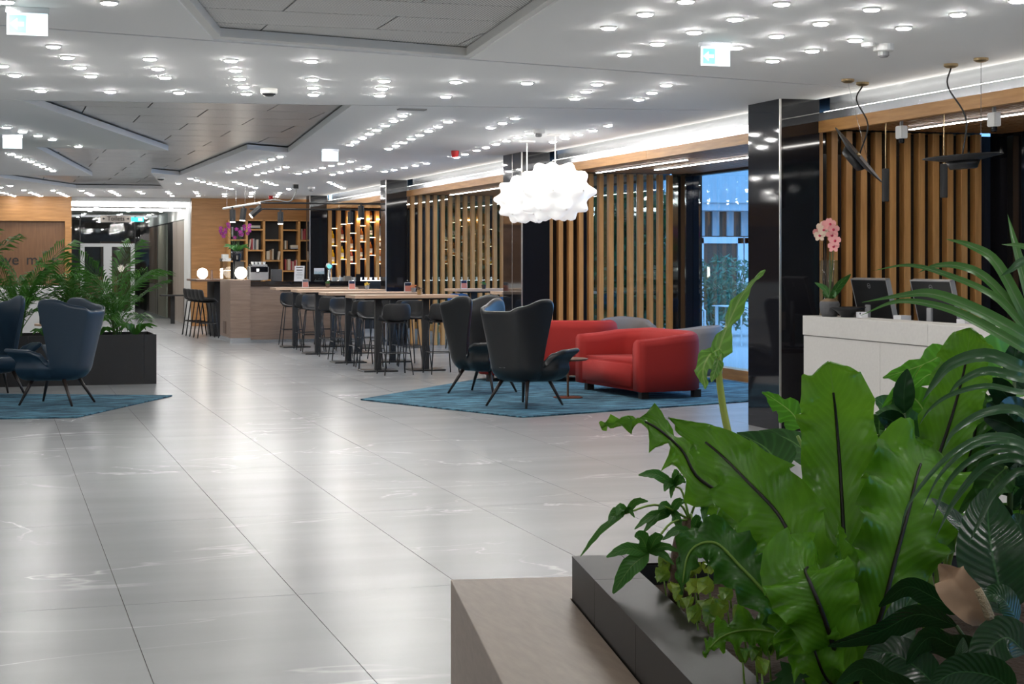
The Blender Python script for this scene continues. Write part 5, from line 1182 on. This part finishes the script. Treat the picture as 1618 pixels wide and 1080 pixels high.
hl(taro, 'heart_leaf_dark', [(548, 528, 4.58), (532, 500, 4.60), (500, 465, 4.63), (432, 430, 4.68)], 62, 4.7, roll=-10, fold=.1)
hl(taro, 'heart_leaf_dark', [(640, 520, 4.66), (610, 480, 4.70), (560, 445, 4.74), (490, 425, 4.78)], 40, 4.7, roll=15)
stem('leaf_stalk', 'stem_green', taro, PP((640, 700, 4.45), (612, 500, 4.5), (590, 440, 4.55)), .007, .005)
hl(taro, 'heart_leaf', [(596, 420, 4.55), (580, 385, 4.55), (545, 355, 4.55), (498, 325, 4.55)], 44, 4.6, roll=-35, wave=.012, freq=3)
# ---- philodendron with heart-shaped leaves
phil = plant('philodendron', 1480, 1000, 4.5, 'philodendron with bright heart-shaped leaves in front of the reception desk')
stem('leaf_stalk', 'stem_yellow', phil, PP((950, 600, 4.5), (890, 400, 4.7), (893, 305, 4.8), (912, 262, 4.85)), .009, .006)
hl(phil, 'heart_leaf', [(975, 222, 4.88), (925, 250, 4.86), (870, 270, 4.84), (810, 288, 4.8)], 62, 4.8, roll=-52, wave=.010, freq=2)
stem('leaf_stalk', 'stem_green', phil, PP((1100, 600, 4.4), (1110, 400, 4.5), (1100, 320, 4.55)), .009, .006)
hl(phil, 'heart_leaf', [(1095, 325, 4.6), (1115, 270, 4.62), (1150, 210, 4.65), (1195, 160, 4.7)], 100, 4.6, roll=20, wave=.006, freq=2)
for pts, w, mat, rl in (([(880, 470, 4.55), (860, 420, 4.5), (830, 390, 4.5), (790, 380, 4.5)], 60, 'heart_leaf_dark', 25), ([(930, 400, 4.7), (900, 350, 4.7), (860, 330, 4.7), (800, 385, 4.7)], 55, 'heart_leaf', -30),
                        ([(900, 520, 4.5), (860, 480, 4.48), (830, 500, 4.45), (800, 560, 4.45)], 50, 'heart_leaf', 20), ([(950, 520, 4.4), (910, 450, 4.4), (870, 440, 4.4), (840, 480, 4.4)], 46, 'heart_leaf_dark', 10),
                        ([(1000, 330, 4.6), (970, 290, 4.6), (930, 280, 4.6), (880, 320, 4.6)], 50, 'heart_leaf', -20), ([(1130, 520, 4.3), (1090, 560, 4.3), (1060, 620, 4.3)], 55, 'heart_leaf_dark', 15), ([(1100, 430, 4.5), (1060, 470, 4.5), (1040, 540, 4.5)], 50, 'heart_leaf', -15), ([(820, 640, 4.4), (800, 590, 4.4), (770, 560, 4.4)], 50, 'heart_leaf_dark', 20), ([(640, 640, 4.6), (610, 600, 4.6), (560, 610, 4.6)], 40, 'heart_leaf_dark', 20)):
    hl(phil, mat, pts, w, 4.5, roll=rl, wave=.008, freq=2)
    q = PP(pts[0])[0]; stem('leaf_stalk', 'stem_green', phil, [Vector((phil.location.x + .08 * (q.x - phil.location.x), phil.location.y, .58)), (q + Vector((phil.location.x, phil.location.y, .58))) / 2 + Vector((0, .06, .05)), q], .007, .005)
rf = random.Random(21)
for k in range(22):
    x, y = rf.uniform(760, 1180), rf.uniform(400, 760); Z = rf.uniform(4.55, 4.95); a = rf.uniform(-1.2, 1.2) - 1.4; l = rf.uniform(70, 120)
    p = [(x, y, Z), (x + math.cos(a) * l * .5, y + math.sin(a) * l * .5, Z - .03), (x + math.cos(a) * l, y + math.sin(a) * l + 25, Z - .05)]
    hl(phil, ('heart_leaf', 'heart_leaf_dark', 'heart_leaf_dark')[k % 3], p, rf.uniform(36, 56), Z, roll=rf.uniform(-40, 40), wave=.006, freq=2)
    q = PP(p[0])[0]; stem('leaf_stalk', 'stem_green', phil, [Vector((q.x + rf.uniform(-.06, .06), q.y + .05, .58)), (q + Vector((q.x, q.y + .05, .58))) / 2 + Vector((rf.uniform(-.04, .04), .02, 0)), q], .006, .004)
# ---- ZZ plants with dark glossy leaflets
def zz(bx_, by_, Z, tip, n, label, seed):
    e = plant('zz_plant', *cr(bx_, by_), Z, label); rn = random.Random(seed); a = P(*cr(bx_, by_), Z); a.z = .58; t = PP(tip)[0]
    pts = spline([a, (a + t) / 2 + Vector((0, 0, .05)), t], 20); stem('stalk', 'stem_dark', e, [a, (a + t) / 2 + Vector((0, 0, .05)), t], .012, .005)
    for k in range(n):
        p = pts[6 + int(13 * k / n)]; sg = 1 if k % 2 else -1; dd = Vector((sg * rn.uniform(.7, 1), rn.uniform(-.7, .3), rn.uniform(.1, .7))).normalized(); l = rn.uniform(.10, .14)
        leaf('leaflet', 'zz_leaf', e, [p, p + dd * l * .5 + Vector((0, 0, .01)), p + dd * l], .032, 'lance', roll=rn.uniform(-35, 35), n=9, m=3)
    leaf('leaflet', 'zz_leaf', e, [pts[-1], pts[-1] + Vector((0, 0, .06)), pts[-1] + Vector((.01, 0, .12))], .03, 'lance', n=9, m=3)
zz(1130, 760, 4.5, (1150, 300, 4.5), 14, 'ZZ plant with dark glossy leaflets at the desk side of the planter', 1); zz(1190, 760, 4.3, (1185, 330, 4.3), 14, 'ZZ plant with dark glossy leaflets beside the strap-leaved plant', 2)
zz(880, 700, 4.5, (865, 380, 4.5), 9, 'small ZZ plant with near-black leaflets among the heart-shaped leaves', 3)
# ---- strap-leaved palm reaching in from the right
dr = plant('strap_leaf_plant', 1690, 1000, 3.7, 'strap-leaved plant with long arching narrow leaves over the reception desk')
def z5(x, y, Z): return P(1240 + x * .2777, 340 + y * .2777, Z)
DB = z5(1560, 1150, 3.75)
for pts, w, mat in (([(1361, 560, 3.7), (1200, 270, 3.72), (1050, 172, 3.75), (915, 135, 3.8)], .015, 'strap_leaf'), ([(1361, 600, 3.7), (1150, 365, 3.72), (1000, 292, 3.72), (860, 288, 3.74), (760, 325, 3.76)], .012, 'strap_leaf'),
                    ([(1361, 640, 3.65), (1180, 455, 3.66), (900, 332, 3.7), (700, 285, 3.75), (500, 315, 3.8)], .009, 'strap_leaf'), ([(1361, 690, 3.6), (1100, 545, 3.6), (850, 450, 3.62), (680, 455, 3.65), (440, 495, 3.7)], .015, 'strap_leaf'),
                    ([(1361, 760, 3.58), (1100, 612, 3.58), (900, 525, 3.6), (650, 490, 3.62), (430, 570, 3.66)], .012, 'strap_leaf'), ([(1400, 500, 3.8), (1345, 300, 3.85), (1300, 130, 3.9), (1268, -5, 3.95)], .014, 'strap_leaf'),
                    ([(1500, 250, 3.7), (1361, 180, 3.7), (1235, 165, 3.72)], .012, 'strap_leaf'), ([(1500, 260, 3.68), (1361, 265, 3.68), (1290, 310, 3.68), (1230, 345, 3.7)], .013, 'strap_leaf_dark'),
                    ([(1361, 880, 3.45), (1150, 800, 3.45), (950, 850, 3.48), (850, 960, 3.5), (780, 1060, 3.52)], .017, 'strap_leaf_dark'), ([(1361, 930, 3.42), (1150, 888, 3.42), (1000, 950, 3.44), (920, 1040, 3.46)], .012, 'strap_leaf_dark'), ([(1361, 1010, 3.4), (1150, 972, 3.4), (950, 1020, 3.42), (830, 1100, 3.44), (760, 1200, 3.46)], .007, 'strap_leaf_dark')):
    q = [z5(*p) for p in pts]; leaf('leaf', mat, dr, [DB, DB.lerp(q[0], .6) + Vector((0, 0, .04))] + q, w, 'strap', roll=28, fold=.35, n=30, m=2)
# second strap-leaved plant, lower, greyer
dr2 = plant('strap_leaf_plant', 1700, 1050, 3.2, 'strap-leaved plant with grey-green drooping leaves above the peace lily')
D2 = P(1720, 960, 3.2)
for k, pts in enumerate(([(1618, 705), (1545, 702), (1490, 745), (1456, 806)], [(1618, 715), (1555, 716), (1500, 760), (1470, 830)], [(1618, 728), (1560, 735), (1510, 790), (1478, 850)], [(1618, 700), (1560, 690), (1500, 720), (1440, 790), (1420, 850)], [(1618, 745), (1575, 775), (1550, 820), (1530, 860)], [(1618, 655), (1560, 652), (1510, 680), (1490, 712)])):
    q = [P(x, y, 3.15 + .02 * k) for x, y in pts]; leaf('leaf', 'strap_leaf_dark', dr2, [D2, D2.lerp(q[0], .6) + Vector((0, 0, .05))] + q, .008 + .002 * (k % 3), 'strap', roll=35, fold=.35, n=26, m=2)
# ---- peace lily with a faded flower
pe = plant('peace_lily', 1580, 1060, 3.45, 'peace lily with dark ribbed leaves and one faded beige flower')
def ll(pts, w, Z, roll, kind='lance', mat='lily_leaf', **k): return leaf('leaf', mat, pe, PP(*pts), w * K * Z, kind, roll=roll, fold=.14, n=20, m=6, **k)
ll([(1130, 900, 3.5), (1105, 800, 3.52), (1085, 690, 3.56), (1080, 575, 3.62)], 100, 3.5, 15)
ll([(1090, 990, 3.4), (1000, 985, 3.4), (930, 960, 3.4), (870, 1030, 3.4)], 52, 3.4, -45, wave=.006, freq=2)
ll([(1000, 930, 3.45), (900, 900, 3.45), (800, 945, 3.45), (668, 982, 3.45)], 48, 3.45, -50)
ll([(1160, 920, 3.35), (1130, 870, 3.35), (1100, 850, 3.35), (1060, 860, 3.35)], 40, 3.35, 40)
ll([(1020, 1060, 3.35), (1015, 1010, 3.35), (1018, 960, 3.36)], 20, 3.35, 0)
ll([(900, 1090, 3.3), (820, 1075, 3.3), (760, 1040, 3.3), (690, 1080, 3.3)], 46, 3.3, -40)
ll([(1010, 900, 3.6), (930, 850, 3.62), (870, 830, 3.64), (800, 880, 3.66)], 34, 3.6, -30); ll([(1120, 720, 3.7), (1040, 690, 3.7), (980, 640, 3.7), (935, 600, 3.7)], 30, 3.7, 50)
ll([(1180, 1000, 3.3), (1130, 960, 3.3), (1080, 1000, 3.3), (1050, 1080, 3.3)], 60, 3.3, 20); ll([(1200, 760, 3.6), (1175, 700, 3.6), (1150, 640, 3.6)], 60, 3.6, 25); ll([(960, 1100, 3.4), (900, 1040, 3.42), (830, 1000, 3.45), (760, 1010, 3.5)], 55, 3.4, 10); ll([(1150, 1100, 3.2), (1090, 1060, 3.2), (1000, 1050, 3.2), (930, 1090, 3.2)], 55, 3.2, -15); ll([(850, 1100, 3.5), (840, 1000, 3.6), (860, 900, 3.7), (900, 830, 3.75)], 48, 3.6, 15)
for q in ((1130, 900, 3.5), (1090, 990, 3.4), (1000, 930, 3.45)):
    a = PP(q)[0]; stem('leaf_stalk', 'stem_dark', pe, [Vector((pe.location.x, pe.location.y, .58)), (a + Vector((pe.location.x, pe.location.y, .6))) / 2 + Vector((0, 0, .04)), a], .006, .004)
sp = leaf('spathe', 'spathe', pe, PP((1078, 925, 3.38), (1045, 880, 3.38), (1000, 825, 3.4), (985, 800, 3.42), (955, 770, 3.42)), 50 * K * 3.4, 'lance', roll=-12, fold=.45, n=18, m=6, wave=.004, freq=2)
fp = [p + Vector((-.008, -.03, .012)) for p in PP((1074, 918, 3.36), (1060, 880, 3.36), (1042, 842, 3.37))]; stem('spadix', 'spadix', pe, fp, .011, .008); stem('flower_stalk', 'stem_green', pe, PP((1150, 1090, 3.4), (1100, 990, 3.39), (1078, 922, 3.38)), .006, .005)
# ---- money tree
mt = plant('money_tree', *cr(290, 770), 4.95, 'young money tree with palmate leaves at the planter corner')
c0 = PP((290, 790, 4.95))[0]; c0.z = .57
stem('trunk', 'bark', mt, [c0, PP((296, 730, 4.95))[0], PP((305, 690, 4.96))[0], PP((312, 655, 4.97))[0]], .046, .022)
crown = PP((310, 655, 4.97))[0]
def hand(cx, cy, Z, leaflets, seed=0):
    c = PP((cx, cy, Z))[0]; s = stem('leaf_stalk', 'stem_green', mt, [crown, (crown + c) / 2 + Vector((0, 0, .035)), c], .004, .003)
    for (tx, ty, w) in leaflets:
        t = PP((tx, ty, Z - .06))[0]; mid = (c + t) / 2 + Vector((0, 0, .018)); leaf('leaflet', 'money_leaf', mt, [c, mid, t], w * K * Z, 'lance', roll=18, fold=.18, n=12, m=3, wave=.003, freq=4)
hand(205, 742, 4.75, [(95, 752, 17), (112, 846, 27), (168, 697, 20), (242, 698, 18), (283, 738, 11), (270, 772, 11)])
hand(143, 640, 4.85, [(28, 750, 9), (100, 668, 16), (203, 608, 10), (122, 645, 14), (168, 650, 8)])
hand(272, 570, 5.0, [(178, 540, 14), (245, 582, 14), (282, 530, 12), (300, 560, 12), (262, 600, 9)])
hand(262, 640, 4.95, [(168, 680, 12), (190, 690, 12), (230, 630, 13), (300, 610, 12), (290, 690, 14), (220, 655, 10)])
hand(320, 690, 4.85, [(240, 708, 13), (290, 740, 14), (345, 740, 14), (370, 690, 14), (340, 650, 14), (385, 720, 12)]); hand(350, 620, 4.9, [(290, 610, 12), (320, 580, 13), (380, 590, 13), (400, 640, 13), (350, 670, 12)])
# ---- pothos along the rim
pth = plant('pothos', *cr(330, 850), 4.4, 'yellow-green variegated pothos trailing over the soil'); rn = random.Random(4)
for (x, y, w) in ((255, 770, 22), (250, 800, 24), (300, 790, 26), (280, 830, 26), (330, 830, 28), (345, 870, 34), (370, 905, 36), (300, 868, 22), (355, 830, 24), (390, 880, 26), (330, 905, 22), (320, 780, 22), (275, 850, 18), (400, 850, 24), (480, 1005, 24), (500, 1040, 22), (455, 1010, 18), (410, 800, 22), (440, 900, 18), (520, 990, 18), (360, 780, 20)):
    Z = 5.0 - (y - 760) / 190; a = PP((x + rn.uniform(-8, 8), y + 14, Z + .03))[0]; a.z = max(a.z, .60); tip = PP((x + rn.uniform(-26, 14), y + w * .75, Z - .05))[0]; tip.z = max(tip.z, .60)
    if (tip - a).length < .05: tip = a + Vector((rn.uniform(-.06, -.02), -.06, .02))
    leaf('leaf', 'pothos_leaf', pth, [a, (a + tip) / 2 + Vector((0, 0, .03)), tip], w * K * Z * .9, 'heart', roll=rn.uniform(-25, 25), fold=.2, n=10, m=4)
    stem('leaf_stalk', 'stem_green', pth, [Vector((a.x + .02, a.y + .02, .57)), a], .003, .002, 4)
# ---- ivy leaf cluster
iv = plant('ivy', *cr(575, 1060), 3.75, 'small ivy with lobed leaves at the foot of the fern')
for (x, y, s, rot) in ((575, 1050, .050, 0), (640, 1075, .035, .8), (540, 1085, .04, -.6)):
    c = PP((x, y, 3.62))[0]; m = MB(); up = Vector((0, 0, 1)); f = (Vector((0, 0, CAMH)) - c).normalized(); sx = up.cross(f).normalized() * -1; sy = sx.cross(f) * -1
    ang = [0, .32, .63, 1.0, 1.36, 1.75, 2.3, 3.14]; rad = [1.0, .55, .95, .5, .8, .45, .7, .35]
    out = [(a, r_) for a, r_ in zip(ang, rad)] + [(6.283 - a, r_) for a, r_ in list(zip(ang, rad))[1:-1][::-1]]
    vs = [c - iv.location] + [c - iv.location + (sx * math.sin(a + rot) + sy * math.cos(a + rot)) * s * r_ + f * (.01 * r_) for a, r_ in out]
    m.add(vs, [(0, 1 + i, 1 + (i + 1) % len(out)) for i in range(len(out))]); m.build('leaf', 'heart_leaf_dark', iv); stem('leaf_stalk', 'stem_green', iv, [Vector((c.x + .02, c.y + .05, .575)), c], .003, .002, 4)

# ================================================================ PATIO FURNITURE AND GARDEN
def patio_chair(x, y, rz, label):
    e = tag(empty('patio_chair', (x, y, -.02)), label, 'chair'); e.rotation_euler = (0, 0, rz)
    for k in range(5): MB().box(-.22, .22, -.22 + k * .09, -.15 + k * .09, .42, .44).build('seat_slat', 'white_paint', e)
    for s in (-1, 1):
        MB().tube([(.24, s * .26, 0), (.24, s * .26, .62), (.18, s * .26, .66), (-.24, s * .26, .64)], .018, 8).build('arm', 'white_paint', e); MB().tube([(-.28, s * .26, 0), (-.22, s * .26, .44), (-.33, s * .24, .92)], .018, 8).build('back_leg', 'white_paint', e)
    MB().tube([(-.33, -.24, .92), (-.33, .24, .92)], .018, 8).build('back_rail', 'white_paint', e)
    for k in range(5): MB().tube([(-.23, -.2 + k * .1, .46), (-.33, -.19 + k * .095, .92)], .011, 6).build('back_slat', 'white_paint', e)
patio_chair(13.15, 30.0, R(-30), 'white slatted patio armchair standing apart from the patio table'); patio_chair(13.75, 28.2, R(90), 'white slatted patio armchair at the patio table'); patio_chair(14.55, 28.3, R(100), 'white slatted patio armchair at the far side of the patio table')
e = tag(empty('patio_table', (14.1, 29.2, -.02)), 'white slatted patio table', 'table')
for k in range(8): MB().box(-.7, .7, -.4 + k * .1, -.32 + k * .1, .72, .74).build('top_slat', 'white_paint', e)
for sx in (-1, 1):
    for sy in (-1, 1): MB().box(sx * .62 - .025, sx * .62 + .025, sy * .33 - .025, sy * .33 + .025, 0, .72).build('leg', 'white_paint', e)
def bush(name, x, y, w, d, h, z0, n, mat, size, label, cat, seed, upright=False):
    e = tag(empty(name, (x, y, -.02)), label, cat); rn = random.Random(seed); m = MB()
    for k in range(n):
        while True:
            a, b_, c_ = rn.uniform(-1, 1), rn.uniform(-1, 1), rn.uniform(0, 1)
            if upright or a * a + b_ * b_ + (2 * c_ - 1) ** 2 < 1: break
        c = Vector((a * w / 2, b_ * d / 2, z0 + c_ * (h - z0))); u = Vector((rn.gauss(0, 1), rn.gauss(0, 1), rn.gauss(.2, .8) - (1.2 if upright else 0))).normalized() * size * rn.uniform(.7, 1.3); v = u.cross(Vector((rn.gauss(0, 1), rn.gauss(0, 1), rn.gauss(0, 1)))).normalized() * size * .32
        m.add([c - u, c + v, c + u, c - v], [(0, 1, 2, 3)])
    f = m.build('foliage', mat, e); f['kind'] = 'stuff'; me = f.data; me.uv_layers.new(name='UVMap')
    for k in range(6 if not upright else int(w * 5)):
        a = rn.uniform(-.4, .4) * w; MB().tube([(a * (.3 if not upright else 1), rn.uniform(-.2, .2) * d, 0), (a, rn.uniform(-.2, .2) * d, h * .85)], [.02, .008], 6).build('stem', 'stem_dark', e)
bush('garden_shrub', 14.9, 32.3, 2.2, 1.4, 1.75, .1, 1500, 'blue_shrub_leaf', .085, 'rounded patio shrub behind the white furniture', 'shrub', 1)
bush('bamboo_hedge', 11.65, 32.0, 3.7, .8, 3.0, .0, 9000, 'hedge_leaf', .12, 'dark green bamboo hedge outside the middle slat screen', 'hedge', 2, True)
bush('bamboo_hedge', 11.6, 37.9, 2.8, .8, 3.1, .0, 7000, 'hedge_leaf', .12, 'dark green bamboo hedge outside the far booth', 'hedge', 3, True)
bush('bamboo_hedge', 11.5, 9.0, .9, 14.0, 4.2, 0, 14000, 'hedge_leaf', .12, 'dark green bamboo hedge outside the reception glazing', 'hedge', 4, True)

for k, (x0, x1, y0, y1, lab) in enumerate(((9.75, 13.5, 32.7, 32.9, 'added dark wall blocking the sky behind the bamboo hedge of the middle screen'), (9.75, 13.0, 38.7, 38.9, 'added dark wall blocking the sky behind the far bamboo hedge'), (12.3, 12.5, -2, 17.5, 'long added dark wall blocking the sky behind the reception bamboo hedge'))):  # added backings that keep bright sky out of gaps and reflections
    w = tag(empty('sky_block_wall', ((x0 + x1) / 2, (y0 + y1) / 2, -.02)), lab, 'wall'); hx, hy = (x1 - x0) / 2, (y1 - y0) / 2
    MB().box(-hx, hx, -hy, hy, 0, 4.6).build('wall_body', 'dark_room', w); MB().box(-hx - .03, hx + .03, -hy - .03, hy + .03, 4.6, 4.66).build('coping', 'pale_concrete', w)
